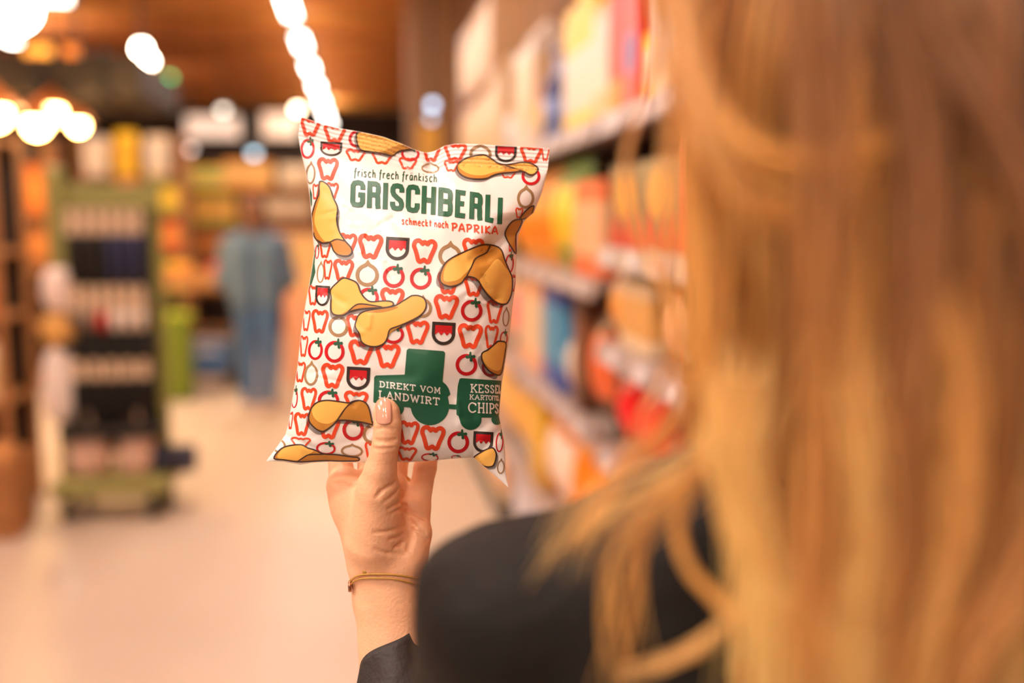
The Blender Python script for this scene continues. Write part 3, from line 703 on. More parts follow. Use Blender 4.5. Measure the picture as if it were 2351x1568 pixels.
# ------------------------------------------------------------------ implicit surfaces for bodies
def surface_nets(Fd, org, h):
    s = Fd < 0
    nx, ny, nz = Fd.shape
    c = np.zeros((nx - 1, ny - 1, nz - 1), np.int8)
    for i in (0, 1):
        for j in (0, 1):
            for k in (0, 1): c += s[i:nx - 1 + i, j:ny - 1 + j, k:nz - 1 + k]
    act = (c > 0) & (c < 8)
    idx = -np.ones(act.shape, np.int64); I, J, K = np.nonzero(act); idx[I, J, K] = np.arange(len(I))
    acc = np.zeros((len(I), 3)); cnt = np.zeros(len(I))
    for ax in range(3):
        for a in (0, 1):
            for b in (0, 1):
                o = [0, 0, 0]; q = [x for x in range(3) if x != ax]; o[q[0]] = a; o[q[1]] = b; e = list(o); e[ax] = 1
                f0 = Fd[I + o[0], J + o[1], K + o[2]]; f1 = Fd[I + e[0], J + e[1], K + e[2]]
                m = (f0 < 0) != (f1 < 0); t = np.where(m, f0 / np.where(m, f0 - f1, 1), 0)
                p = np.stack([np.full(len(I), float(o[0])), np.full(len(I), float(o[1])), np.full(len(I), float(o[2]))], 1); p[:, ax] = t
                acc[m] += p[m]; cnt[m] += 1
    V = (np.stack([I, J, K], 1) + acc / np.maximum(cnt, 1)[:, None]) * h + org
    faces = []
    for ax in range(3):
        q = [x for x in range(3) if x != ax]
        lo = [slice(None)] * 3; hi = [slice(None)] * 3; lo[ax] = slice(0, -1); hi[ax] = slice(1, None)
        ch = s[tuple(lo)] != s[tuple(hi)]
        E = np.stack(np.nonzero(ch), 1)
        ok = (E[:, q[0]] > 0) & (E[:, q[1]] > 0) & (E[:, q[0]] < act.shape[q[0]]) & (E[:, q[1]] < act.shape[q[1]])
        E = E[ok]
        g = []
        for a, b in ((-1, -1), (0, -1), (0, 0), (-1, 0)):
            e = E.copy(); e[:, q[0]] += a; e[:, q[1]] += b; g.append(idx[e[:, 0], e[:, 1], e[:, 2]])
        g = np.stack(g, 1); flip = s[E[:, 0], E[:, 1], E[:, 2]]
        if ax == 1: flip = ~flip
        g[~flip] = g[~flip][:, ::-1]; faces.append(g[(g >= 0).all(1)])
    return V, np.concatenate(faces)
class SDF:
    def __init__(s, lo, hi, h):
        s.h = h; s.org = np.array(lo, float); s.n = np.ceil((np.array(hi) - s.org) / h).astype(int) + 1
        s.F = np.full(s.n, 1.0, np.float32); s.ax = [s.org[i] + np.arange(s.n[i]) * h for i in range(3)]
    def _box(s, lo, hi):
        a = np.clip(np.floor((lo - s.org) / s.h).astype(int), 0, s.n); b = np.clip(np.ceil((hi - s.org) / s.h).astype(int) + 1, 0, s.n)
        return tuple(slice(a[i], b[i]) for i in range(3))
    def cap_d(s, sl, a, b, ra, rb, sc):
        X, Y, Z = np.meshgrid(s.ax[0][sl[0]], s.ax[1][sl[1]], s.ax[2][sl[2]], indexing='ij')
        P = np.stack([X, Y, Z], -1).astype(np.float32)
        ab = (b - a); L2 = max(float(ab @ ab), 1e-12)
        t = np.clip(((P - a) @ ab) / L2, 0, 1)
        D = P - (a + t[..., None] * ab)
        if sc is not None:
            M, k = sc            # squash distance along unit vector M by factor k
            D = D + (D @ M)[..., None] * M * (k - 1)
        return np.sqrt((D * D).sum(-1)) - (ra + t * (rb - ra))
    def cap(s, a, b, ra, rb=None, k=0.01, sc=None, sub=False, F=None):
        rb = ra if rb is None else rb; F = s.F if F is None else F
        a = np.array(a, float); b = np.array(b, float); m = max(ra, rb) + k + 2 * s.h
        sl = s._box(np.minimum(a, b) - m, np.maximum(a, b) + m)
        if any(q.stop <= q.start for q in sl): return s
        d = s.cap_d(sl, a, b, ra, rb, sc).astype(np.float32); f = F[sl]
        if sub: d = -d; hh = np.clip(.5 - .5 * (d - f) / k, 0, 1) if k > 0 else 0; F[sl] = f * hh + d * (1 - hh) + k * hh * (1 - hh)
        else: hh = np.clip(.5 + .5 * (f - d) / k, 0, 1); F[sl] = f * (1 - hh) + d * hh - k * hh * (1 - hh)
        return s
    def chain(s, pts, rs, k=0.006, F=None):
        for i in range(len(pts) - 1): s.cap(pts[i], pts[i + 1], rs[i], rs[i + 1], k, F=F)
        return s
def mesh_np(name, V, Fc, m, parent=None, smooth=True):
    me = bpy.data.meshes.new(name); V = np.asarray(V, np.float32); Fc = np.asarray(Fc)
    me.vertices.add(len(V)); me.vertices.foreach_set('co', V.ravel())
    k = Fc.shape[1]; me.loops.add(Fc.size); me.loops.foreach_set('vertex_index', Fc.ravel().astype(np.int32))
    me.polygons.add(len(Fc)); me.polygons.foreach_set('loop_start', np.arange(0, Fc.size, k, dtype=np.int32)); me.polygons.foreach_set('loop_total', np.full(len(Fc), k, np.int32))
    for q in (m if isinstance(m, (list, tuple)) else [m]): me.materials.append(q)
    me.update(calc_edges=True)
    if smooth: me.polygons.foreach_set('use_smooth', np.ones(len(Fc), bool))
    me.validate(); me.update()
    return link(name, me, parent)
def relax(V, Fc, it=2, lam=.5):
    e = np.concatenate([Fc[:, [i, (i + 1) % Fc.shape[1]]] for i in range(Fc.shape[1])])
    for _ in range(it):
        acc = np.zeros_like(V); c = np.zeros(len(V))
        np.add.at(acc, e[:, 0], V[e[:, 1]]); np.add.at(c, e[:, 0], 1); np.add.at(acc, e[:, 1], V[e[:, 0]]); np.add.at(c, e[:, 1], 1)
        V = V + lam * (acc / np.maximum(c, 1)[:, None] - V)
    return V

# ------------------------------------------------------------------ the crisp bag
S0 = 0.785
EL = np.array([(691, 268), (685, 312), (690, 345), (703, 400), (711, 450), (717, 520), (721, 580), (712, 640), (701, 700), (691, 760), (683, 840), (672, 910), (662, 975), (655, 998), (636, 1026), (611, 1059)], float)
ER = np.array([(1262, 341), (1258, 385), (1245, 440), (1226, 488), (1204, 506), (1190, 540), (1186, 600), (1184, 650), (1176, 710), (1170, 770), (1162, 820), (1153, 875), (1148, 925), (1146, 955), (1152, 985), (1159, 1020), (1161, 1085), (1167, 1119)], float)
ET = np.array([(691, 268), (730, 281), (770, 293), (830, 303), (880, 314), (920, 329), (955, 345), (980, 351), (998, 347), (1020, 335), (1045, 330), (1100, 331), (1160, 335), (1210, 337), (1262, 341)], float)
EB = np.array([(611, 1059), (650, 1060), (690, 1067), (720, 1062), (760, 1060), (800, 1062), (850, 1063), (900, 1060), (940, 1061), (990, 1058), (1040, 1053), (1087, 1050), (1110, 1070), (1140, 1095), (1167, 1119)], float)
Lx = lambda y: np.interp(y, EL[:, 1], EL[:, 0]); Rx = lambda y: np.interp(y, ER[:, 1], ER[:, 0])
Ty = lambda x: np.interp(x, ET[:, 0], ET[:, 1]); By = lambda x: np.interp(x, EB[:, 0], EB[:, 1])
def seg_d(x, y, a, b):
    ax, ay = a; bx, by = b; dx, dy = bx - ax, by - ay; t = np.clip(((x - ax) * dx + (y - ay) * dy) / (dx * dx + dy * dy), 0, 1)
    return np.hypot(x - ax - t * dx, y - ay - t * dy), t
CREASES = [  # a, b, width px, depth metres (positive = pushed away from the viewer)
    ((1226, 496), (1112, 580), 17, .0105), ((1204, 465), (1110, 535), 30, -.005), ((1110, 575), (1085, 600), 14, .002),
    ((984, 345), (990, 384), 9, .009), ((962, 345), (984, 384), 11, -.0035), ((1012, 338), (994, 388), 11, -.005), ((992, 388), (1012, 430), 16, .0018),
    ((745, 440), (800, 486), 9, .0012), ((760, 500), (800, 484), 8, -.0009), ((852, 530), (905, 498), 6, .0007), ((905, 505), (940, 548), 14, .0009),
    ((1040, 395), (1075, 420), 10, .0010), ((1120, 420), (1150, 470), 14, .0012), ((1010, 420), (1100, 400), 12, -.0009),
    ((655, 1000), (725, 1030), 7, .0035), ((640, 1010), (700, 1044), 12, .002), ((690, 985), (720, 1000), 8, .0012), ((720, 1005), (760, 1050), 9, .0010),
    ((1089, 1049), (1150, 988), 12, .0045), ((1146, 955), (1100, 985), 12, .0028), ((1060, 975), (1110, 1010), 12, -.0012), ((1120, 1060), (1158, 1050), 8, .0012), ((1118, 1078), (1158, 1082), 6, -.001),
    ((870, 870), (945, 862), 18, .0016), ((915, 985), (1010, 1010), 16, .0012), ((905, 1030), (1000, 1040), 12, -.0010), ((760, 1030), (840, 1000), 12, .0010),
    ((735, 600), (745, 640), 14, .0022), ((722, 640), (735, 700), 14, -.001), ((1135, 700), (1165, 640), 16, .0020), ((1120, 780), (1160, 800), 12, .0014), ((1090, 700), (1130, 760), 20, -.0010),
    ((700, 820), (740, 850), 10, .0012), ((690, 880), (720, 900), 9, .0009), ((1060, 590), (1080, 640), 10, .0008), ((985, 560), (1060, 580), 22, -.0008)]
_r = random.Random(5)
for _ in range(46):
    yy_ = _r.uniform(400, 1030); xx_ = float(Lx(yy_) + (Rx(yy_) - Lx(yy_)) * (_r.choice([_r.uniform(.03, .25), _r.uniform(.75, .97), _r.uniform(.1, .9)]))); an_ = _r.uniform(0, PI); ll_ = _r.uniform(15, 55)
    CREASES.append(((xx_, yy_), (xx_ + ll_ * math.cos(an_), yy_ + ll_ * math.sin(an_)), _r.uniform(4.5, 10), _r.choice([-1, 1]) * _r.uniform(.0004, .0011)))
def bag_depth(px, py, back=False):
    px = np.asarray(px, float); py = np.asarray(py, float)
    l = Lx(py); r = Rx(py); t = Ty(px); b = By(px)
    xi = np.clip((px - (l + r) / 2) / np.maximum((r - l) / 2, 1), -1, 1)
    eta = np.clip((py - t) / np.maximum(b - t, 1), 0, 1)
    seal = 0.068
    e2 = np.clip((eta - seal) / (1 - seal), 0, 1)
    g = np.clip(1 - np.abs(xi) ** 2.4, 0, 1) ** .62
    hprof = np.clip(np.sin(PI * e2 ** .92), 0, 1) ** .62
    tilt = .018 * (700 - py) / 400.0
    edge = np.clip(1 - np.abs(xi), 0, 1) * np.clip(np.minimum(e2, 1 - e2) * 3, 0, 1)
    mask = np.clip(edge * 6, 0, 1)
    d = -.042 * g * hprof
    for a, bb, w, am in CREASES:
        dd, tt = seg_d(px, py, a, bb)
        d = d + am * np.exp(-(dd / w) ** 2) * (np.maximum(mask, .35) if am > .003 else mask)
    # broad soft undulation of the film
    d = d + mask * (.0007 * np.sin(px / 31 + 1.3 * np.sin(py / 47)) + .0006 * np.sin(py / 26 + px / 63))
    ridge = (eta < seal * .95)
    d = d + np.where(ridge, -.00045 * np.sin((py - t) * 2 * PI / 9.5), 0)
    # the loose upper right corner and the long wave of the top seal
    d = d + .006 * np.exp(-((px - 985) / 60) ** 2 - ((py - 340) / 40) ** 2)
    if back: return S0 + tilt + np.maximum(.030 * g * hprof, d) + .0007
    return S0 + tilt + d
def coons(U_, V_):
    def along(E, q):
        s = np.concatenate([[0], np.cumsum(np.hypot(*np.diff(E, axis=0).T))]); s /= s[-1]
        return np.stack([np.interp(q, s, E[:, 0]), np.interp(q, s, E[:, 1])], -1)
    l = along(EL, V_); r = along(ER, V_); t = along(ET, U_); b = along(EB, U_)
    P00, P10, P01, P11 = EL[0], ER[0], EL[-1], ER[-1]; u = U_[..., None]; v = V_[..., None]
    return (1 - u) * l + u * r + (1 - v) * t + v * b - ((1 - u) * (1 - v) * P00 + u * (1 - v) * P10 + (1 - u) * v * P01 + u * v * P11)
NU, NV = 230, 320
uu = np.linspace(0, 1, NU); uu = uu + .35 / (2 * PI) * -np.sin(2 * PI * uu) * 1.0
vv = np.linspace(0, 1, NV)
UU, VV = np.meshgrid(uu, vv); PXY = coons(UU, VV)
Vf = unproj(PXY[..., 0], PXY[..., 1], bag_depth(PXY[..., 0], PXY[..., 1])).reshape(-1, 3)
ii, jj = np.meshgrid(np.arange(NU - 1), np.arange(NV - 1)); q0 = (jj * NU + ii).ravel()
Ff = np.stack([q0, q0 + NU, q0 + NU + 1, q0 + 1], 1)
M_film = mat('white_film', S(240, 234, 230), rough=.30, spec=.5)
bag_c = unproj(900, 700, S0)
bag = thing('crisp_bag', 'white bag of crisps with red pepper pattern and green lettering held up in a hand', 'bag', (0, 0, 0))
mesh_np('front_film', Vf, Ff, M_film, bag)
NB = 70; ub = np.linspace(0, 1, NB); UB, VB = np.meshgrid(ub, ub); PB = coons(UB, VB)
Vb = unproj(PB[..., 0], PB[..., 1], bag_depth(PB[..., 0], PB[..., 1], True)).reshape(-1, 3)
ii, jj = np.meshgrid(np.arange(NB - 1), np.arange(NB - 1)); q0 = (jj * NB + ii).ravel()
mesh_np('back_film', Vb, np.stack([q0, q0 + 1, q0 + NB + 1, q0 + NB], 1), M_film, bag)

# ---- print on the film: every motif lies on the film as a thin inked shape
INK = {k: mat('ink_' + k, c, rough=.40, spec=.4) for k, c in dict(
    orange=S(226, 74, 38), red=S(196, 26, 34), green=S(36, 96, 70), leaf=S(40, 92, 68), brown=S(66, 46, 40), onion=S(160, 126, 88),
    chip=S(240, 186, 92), chipdark=S(190, 130, 52), shield=S(52, 42, 38), white=S(240, 234, 228)).items()}
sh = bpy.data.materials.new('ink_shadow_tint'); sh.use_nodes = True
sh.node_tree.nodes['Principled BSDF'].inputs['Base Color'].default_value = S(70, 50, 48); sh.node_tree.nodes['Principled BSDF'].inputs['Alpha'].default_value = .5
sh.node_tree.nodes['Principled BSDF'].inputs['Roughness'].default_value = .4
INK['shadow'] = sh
STEP = 2.5
def catmull(P, closed=True, n=6):
    P = np.asarray(P, float); N = len(P); out = []
    for i in range(N if closed else N - 1):
        g = (lambda k: P[k % N]) if closed else (lambda k: P[min(max(k, 0), N - 1)])
        p0, p1, p2, p3 = g(i - 1), g(i), g(i + 1), g(i + 2)
        for t in np.linspace(0, 1, n, endpoint=False):
            out.append(.5 * ((2 * p1) + (-p0 + p2) * t + (2 * p0 - 5 * p1 + 4 * p2 - p3) * t * t + (-p0 + 3 * p1 - 3 * p2 + p3) * t ** 3))
    if not closed: out.append(P[-1])
    return np.array(out)
class Ink:
    def __init__(s): s.v = []; s.f = []; s.m = []; s.mats = []; s.n = 0
    def _mi(s, k):
        if k not in s.mats: s.mats.append(k)
        return s.mats.index(k)
    def put(s, P, fs, k, layer):
        P = np.asarray(P, float); mi = s._mi(k)
        l = Lx(P[:, 1]); r = Rx(P[:, 1]); 
        P = P.copy(); P[:, 0] = np.clip(P[:, 0], l + .8, r - .8); P[:, 1] = np.clip(P[:, 1], Ty(P[:, 0]) + .6, By(P[:, 0]) - .6)
        W = unproj(P[:, 0], P[:, 1], bag_depth(P[:, 0], P[:, 1]) - .00034 - .00004 * layer)
        s.v.append(W); 
        for f in fs: s.f.append(tuple(s.n + i for i in f)); s.m.append(mi)
        s.n += len(P)
    def ribbon(s, pts, w, k, layer=1, closed=False):
        P = np.asarray(pts, float); Q = []
        N = len(P)
        for i in range(N if closed else N - 1):
            a, b = P[i], P[(i + 1) % N]; m = max(1, int(math.ceil(np.hypot(*(b - a)) / STEP)))
            for j in range(m): Q.append(a + (b - a) * j / m)
        if not closed: Q.append(P[-1])
        Q = np.array(Q); n = len(Q)
        if n < 2: return
        if closed: d0 = Q - np.roll(Q, 1, 0); d1 = np.roll(Q, -1, 0) - Q
        else:
            d = np.diff(Q, axis=0); d0 = np.concatenate([d[:1], d]); d1 = np.concatenate([d, d[-1:]])
        d0 = d0 / np.maximum(np.linalg.norm(d0, axis=1), 1e-9)[:, None]; d1 = d1 / np.maximum(np.linalg.norm(d1, axis=1), 1e-9)[:, None]
        t = d0 + d1; t /= np.maximum(np.linalg.norm(t, axis=1), 1e-6)[:, None]
        c = np.clip((t * d1).sum(1), .5, 1); nr = np.stack([-t[:, 1], t[:, 0]], 1) / c[:, None]
        na = max(2, int(math.ceil(w / STEP)) + 1); off = np.linspace(-w / 2, w / 2, na)
        V = (Q[:, None, :] + nr[:, None, :] * off[None, :, None]).reshape(-1, 2); fs = []
        for i in range(n if closed else n - 1):
            for a in range(na - 1):
                i2 = (i + 1) % n; fs.append((i * na + a, i2 * na + a, i2 * na + a + 1, i * na + a + 1))
        s.put(V, fs, k, layer)
    def fill(s, pts, k, layer=1):
        bm = bmesh.new(); vs = [bm.verts.new((p[0], p[1], 0)) for p in pts]; f = bm.faces.new(vs); f.normal_update()
        bmesh.ops.triangulate(bm, faces=[f], ngon_method='EAR_CLIP')
        P = np.asarray(pts, float); st = 3.0
        for ax in (0, 1):
            for c in np.arange(math.ceil(P[:, ax].min() / st) * st, P[:, ax].max(), st):
                nn = (1, 0, 0) if ax == 0 else (0, 1, 0)
                bmesh.ops.bisect_plane(bm, geom=bm.verts[:] + bm.edges[:] + bm.faces[:], plane_co=(c, c, 0), plane_no=nn, dist=1e-5)
        bm.verts.index_update()
        s.put(np.array([v.co[:2] for v in bm.verts]), [[v.index for v in f.verts] for f in bm.faces], k, layer); bm.free()
    def build(s, name):
        if not s.v: return
        V = np.concatenate(s.v); me = bpy.data.meshes.new(name); me.from_pydata(V.tolist(), [], s.f)
        for k in s.mats: me.materials.append(INK[k])
        me.polygons.foreach_set('material_index', s.m); me.polygons.foreach_set('use_smooth', [True] * len(me.polygons)); me.update()
        # ink faces the viewer side of the film
        bm = bmesh.new(); bm.from_mesh(me)
        for f in bm.faces:
            if f.normal.dot(Vector(FW)) > 0: f.normal_flip()
        bm.to_mesh(me); bm.free()
        return link(name, me, bag)
ROT = math.radians(3.2)
def place(P, cx, cy, w, h):
    P = np.asarray(P, float); x = P[:, 0] * w; y = P[:, 1] * h
    return np.stack([cx + x * math.cos(ROT) - y * math.sin(ROT), cy + x * math.sin(ROT) + y * math.cos(ROT)], 1)
PEP = catmull([(-.43, -.22), (-.38, -.38), (-.24, -.43), (-.13, -.35), (-.09, -.31), (-.04, -.36), (.02, -.37), (.07, -.33), (.12, -.31), (.18, -.38), (.30, -.42), (.41, -.34), (.42, -.2), (.34, .02), (.27, .2), (.21, .38), (.13, .42), (.06, .37), (0, .34), (-.07, .38), (-.16, .42), (-.23, .36), (-.29, .16), (-.36, -.04)], True, 3)
RING = [(math.cos(a), math.sin(a)) for a in np.linspace(0, 2 * PI, 40, endpoint=False)]
LEAF = [(-.02, -.20), (.05, -.19), (.07, -.06), (.19, -.08), (.24, -.01), (.2, .06), (.1, .06), (.13, .17), (.07, .23), (.0, .19), (-.01, .08), (-.13, .1), (-.2, .04), (-.17, -.04), (-.06, -.05)]
def pepper(x, y, w=57, h=57):
    k = Ink(); k.ribbon(place(PEP, x, y, w, h), max(2.2, 9.8 * min(w, h * 1.05) / 57), 'orange', 1, True); k.build('printed_pepper')
def tomato(x, y, w=50, h=50):
    k = Ink(); k.ribbon(place(np.array(RING) * [.42, .42] + [0, .03], x, y, w, h), max(2, 8 * min(w, h) / 50), 'red', 1, True)
    k.fill(catmull(place(np.array(LEAF) * 1.05 + [.14, -.36], x, y, w, h), True, 3), 'leaf', 2); k.build('printed_tomato')
def onion(x, y, w=54, h=56):
    P = [(.42 * math.sin(a), .06 - .40 * math.cos(a)) for a in np.linspace(.35, 2 * PI - .35, 34)]
    k = Ink(); k.ribbon(place(P + [(-.06, -.37), (0, -.45), (.06, -.37)], x, y, w, h), max(2, 8.2 * min(w, h) / 54), 'onion', 1, True); k.build('printed_onion')
def crest(x, y, w=54, h=54):
    P = [(-.43, -.42), (.43, -.42), (.43, -.02)] + [(.43 * math.cos(a), .0 + .42 * math.sin(a)) for a in np.linspace(.1, PI - .1, 18)] + [(-.43, -.02)]
    k = Ink(); k.ribbon(place(P, x, y, w, h), max(2, 7.4 * min(w, h) / 54), 'shield', 2, True)
    k.fill(place([(-.37, -.36), (.37, -.36), (.37, .05), (.27, -.06), (.15, .08), (.03, -.06), (-.10, .08), (-.22, -.06), (-.37, .08)], x, y, w, h), 'red', 1); k.build('printed_crest')
PEPS = [(712, 291, 46, 44), (768, 306, 52, 43), (816, 356, 48, 28), (877, 362, 50, 30), (936, 375, 44, 28), (990, 351, 40, 40), (1036, 381, 36, 26), (1045, 349, 54, 42), (1219, 354, 52, 42), (1252, 352, 18, 38), (1166, 399, 40, 20),
        (1192, 489, 18, 26), (752, 388, 49, 53), (762, 438, 30, 40), (724, 440, 14, 40), (746, 571, 26, 46), (797, 560, 44, 50), (850, 566), (974, 577), (1086, 572, 50, 50),
        (752, 619, 20, 51), (788, 621, 47, 52), (1029, 649, 50, 54), (1088, 656, 46, 50), (719, 678, 24, 50), (900, 688, 55, 54), (703, 736, 18, 54), (734, 738, 39, 57), (816, 748, 44, 54),
        (697, 795, 19, 54), (828, 809), (890, 817, 56, 57), (689, 854, 24, 52), (763, 863, 52, 58), (708, 916, 37, 56), (817, 920, 57, 44), (667, 965, 10, 46), (693, 974, 38, 56), (755, 981, 50, 55),
        (690, 1015, 50, 22), (852, 1033, 30, 40), (1024, 705), (1135, 716, 36, 57), (958, 763, 53, 56), (1079, 772), (1128, 774, 32, 58), (938, 994, 48, 56), (993, 1006), (934, 1042, 48, 32), (1172, 560, 9, 40), (1180, 650, 8, 44)]
for p in PEPS: pepper(*p)
for p in [(706, 340, 33, 48), (820, 318, 40, 40), (942, 352, 44, 34), (1219, 403, 44, 42), (728, 577, 9, 36), (904, 634), (966, 638), (1170, 604, 20, 48), (846, 682, 48, 46), (724, 802, 34, 48), (768, 806, 46, 51), (903, 766, 50, 44), (676, 913, 15, 50),
          (754, 917, 50, 44), (811, 985, 50, 50), (748, 1029, 48, 30), (1083, 712), (1157, 776, 18, 36), (1071, 836), (1126, 842, 40, 44), (1052, 1014), (1147, 1014, 18, 50), (987, 1050, 44, 20), (1047, 1050, 24, 10)]: tomato(*p)
for p in [(988, 385, 45, 24), (1103, 351, 53, 44), (1207, 452, 40, 52), (713, 396, 22, 54), (1033, 584, 54, 56), (736, 624, 18, 52), (843, 628), (970, 704, 44, 48), (777, 746, 47, 52), (714, 857, 33, 56), (855, 994, 46, 48), (641, 1022, 30, 34), (808, 1034, 55, 30), (1162, 727, 16, 46), (1150, 1070, 18, 36)]: onion(*p)
for p in [(760, 342, 53, 33), (1161, 352, 51, 42), (912, 571), (740, 679, 33, 50), (1018, 766), (822, 869), (1109, 1015, 46, 50)]: crest(*p)
def crop(pts, s, ox, oy): return [(ox + x / s, oy + y / s) for x, y in pts]
A_ = lambda p: crop(p, 4.237, 650, 250); B_ = lambda p: crop(p, 4.612, 960, 300); C_ = lambda p: crop(p, 4.9, 640, 560); D_ = lambda p: crop(p, 4.6125, 900, 540); E_ = lambda p: crop(p, 5.807, 600, 820); G_ = lambda p: crop(p, 4.48, 840, 780)
def inset(P, d, dx, dy):
    P = np.asarray(P, float); t = np.roll(P, -1, 0) - np.roll(P, 1, 0); t /= np.maximum(np.linalg.norm(t, axis=1), 1e-6)[:, None]
    ar = .5 * np.sum(P[:, 0] * np.roll(P[:, 1], -1) - P[:, 1] * np.roll(P[:, 0], -1))
    n = np.stack([-t[:, 1], t[:, 0]], 1) * (1 if ar > 0 else -1)
    return P + n * d + [dx, dy]
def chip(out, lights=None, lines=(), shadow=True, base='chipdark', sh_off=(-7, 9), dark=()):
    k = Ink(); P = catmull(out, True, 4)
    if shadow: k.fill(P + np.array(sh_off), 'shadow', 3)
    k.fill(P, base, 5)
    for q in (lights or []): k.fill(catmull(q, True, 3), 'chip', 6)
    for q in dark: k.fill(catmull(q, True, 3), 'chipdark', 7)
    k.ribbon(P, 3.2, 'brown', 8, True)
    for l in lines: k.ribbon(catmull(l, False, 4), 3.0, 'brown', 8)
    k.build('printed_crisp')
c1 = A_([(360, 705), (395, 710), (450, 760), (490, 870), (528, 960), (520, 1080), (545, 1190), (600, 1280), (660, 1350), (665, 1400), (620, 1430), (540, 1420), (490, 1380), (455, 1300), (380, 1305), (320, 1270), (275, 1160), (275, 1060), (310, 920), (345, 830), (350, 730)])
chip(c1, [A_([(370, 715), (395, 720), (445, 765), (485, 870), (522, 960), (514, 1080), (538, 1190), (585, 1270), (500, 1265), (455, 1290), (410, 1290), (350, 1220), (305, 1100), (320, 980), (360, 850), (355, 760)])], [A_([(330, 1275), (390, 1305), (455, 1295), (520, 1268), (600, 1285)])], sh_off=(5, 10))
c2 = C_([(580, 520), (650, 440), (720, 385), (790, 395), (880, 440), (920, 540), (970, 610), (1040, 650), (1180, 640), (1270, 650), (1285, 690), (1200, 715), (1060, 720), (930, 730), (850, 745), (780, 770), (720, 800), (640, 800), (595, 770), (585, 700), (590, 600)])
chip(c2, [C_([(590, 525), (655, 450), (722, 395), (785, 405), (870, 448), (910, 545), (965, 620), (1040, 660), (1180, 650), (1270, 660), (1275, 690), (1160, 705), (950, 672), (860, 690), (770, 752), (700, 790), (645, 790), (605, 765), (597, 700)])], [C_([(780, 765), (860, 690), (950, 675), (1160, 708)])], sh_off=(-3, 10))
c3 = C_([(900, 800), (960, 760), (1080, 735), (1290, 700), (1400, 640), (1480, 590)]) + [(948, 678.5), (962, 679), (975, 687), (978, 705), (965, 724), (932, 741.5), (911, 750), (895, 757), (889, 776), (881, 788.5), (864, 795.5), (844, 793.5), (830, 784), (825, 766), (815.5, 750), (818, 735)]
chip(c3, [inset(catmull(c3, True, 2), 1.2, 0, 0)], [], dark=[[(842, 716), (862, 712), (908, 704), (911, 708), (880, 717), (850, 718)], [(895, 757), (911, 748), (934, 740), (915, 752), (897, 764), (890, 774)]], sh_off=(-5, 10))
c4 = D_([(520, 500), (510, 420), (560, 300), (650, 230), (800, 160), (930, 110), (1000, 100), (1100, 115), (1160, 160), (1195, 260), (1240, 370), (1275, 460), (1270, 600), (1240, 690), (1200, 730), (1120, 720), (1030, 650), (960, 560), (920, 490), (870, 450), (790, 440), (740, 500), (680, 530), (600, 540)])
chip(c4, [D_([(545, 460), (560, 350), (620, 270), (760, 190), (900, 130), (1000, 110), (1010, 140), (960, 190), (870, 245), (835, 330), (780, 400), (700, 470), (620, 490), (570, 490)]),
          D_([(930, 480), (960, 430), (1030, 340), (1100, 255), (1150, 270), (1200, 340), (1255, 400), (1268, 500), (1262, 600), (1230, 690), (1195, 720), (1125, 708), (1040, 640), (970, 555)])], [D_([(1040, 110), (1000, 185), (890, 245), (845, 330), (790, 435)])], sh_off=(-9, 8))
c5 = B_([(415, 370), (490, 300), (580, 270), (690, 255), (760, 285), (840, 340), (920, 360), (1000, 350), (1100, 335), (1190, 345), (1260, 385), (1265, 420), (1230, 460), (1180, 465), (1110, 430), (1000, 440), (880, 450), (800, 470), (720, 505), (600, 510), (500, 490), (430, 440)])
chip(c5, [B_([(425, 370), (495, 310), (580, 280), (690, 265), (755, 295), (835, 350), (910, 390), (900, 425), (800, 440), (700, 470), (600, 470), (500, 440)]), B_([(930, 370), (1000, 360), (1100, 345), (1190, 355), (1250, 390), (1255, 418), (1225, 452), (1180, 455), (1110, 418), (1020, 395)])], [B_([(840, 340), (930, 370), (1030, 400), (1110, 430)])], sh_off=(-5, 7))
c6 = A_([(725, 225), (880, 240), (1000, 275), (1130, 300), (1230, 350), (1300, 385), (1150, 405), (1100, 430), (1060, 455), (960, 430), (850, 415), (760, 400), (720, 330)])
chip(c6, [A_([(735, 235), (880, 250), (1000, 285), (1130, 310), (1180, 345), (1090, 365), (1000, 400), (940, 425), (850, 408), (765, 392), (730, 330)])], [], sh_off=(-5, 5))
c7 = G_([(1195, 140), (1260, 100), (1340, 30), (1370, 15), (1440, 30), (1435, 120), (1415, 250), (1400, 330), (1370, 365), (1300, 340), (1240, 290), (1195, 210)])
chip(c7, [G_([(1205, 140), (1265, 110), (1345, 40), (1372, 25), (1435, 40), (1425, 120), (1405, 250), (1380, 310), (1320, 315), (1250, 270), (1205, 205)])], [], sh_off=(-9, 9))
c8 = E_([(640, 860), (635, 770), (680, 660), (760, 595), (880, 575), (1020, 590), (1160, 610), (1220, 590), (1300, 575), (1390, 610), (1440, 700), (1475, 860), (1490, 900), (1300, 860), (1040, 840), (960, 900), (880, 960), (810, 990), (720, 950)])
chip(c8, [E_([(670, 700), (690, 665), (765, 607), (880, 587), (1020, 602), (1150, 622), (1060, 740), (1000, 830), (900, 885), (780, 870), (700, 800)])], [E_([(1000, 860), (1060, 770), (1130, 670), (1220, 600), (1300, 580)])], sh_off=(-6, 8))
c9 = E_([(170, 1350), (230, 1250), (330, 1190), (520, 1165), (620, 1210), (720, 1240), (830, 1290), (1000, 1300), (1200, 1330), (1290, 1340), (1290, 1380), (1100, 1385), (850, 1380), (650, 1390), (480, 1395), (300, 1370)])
chip(c9, [E_([(215, 1340), (250, 1255), (335, 1200), (518, 1177), (620, 1222), (700, 1250), (620, 1300), (500, 1375), (320, 1360)])], [E_([(470, 1400), (560, 1340), (640, 1300), (830, 1295)])], False)
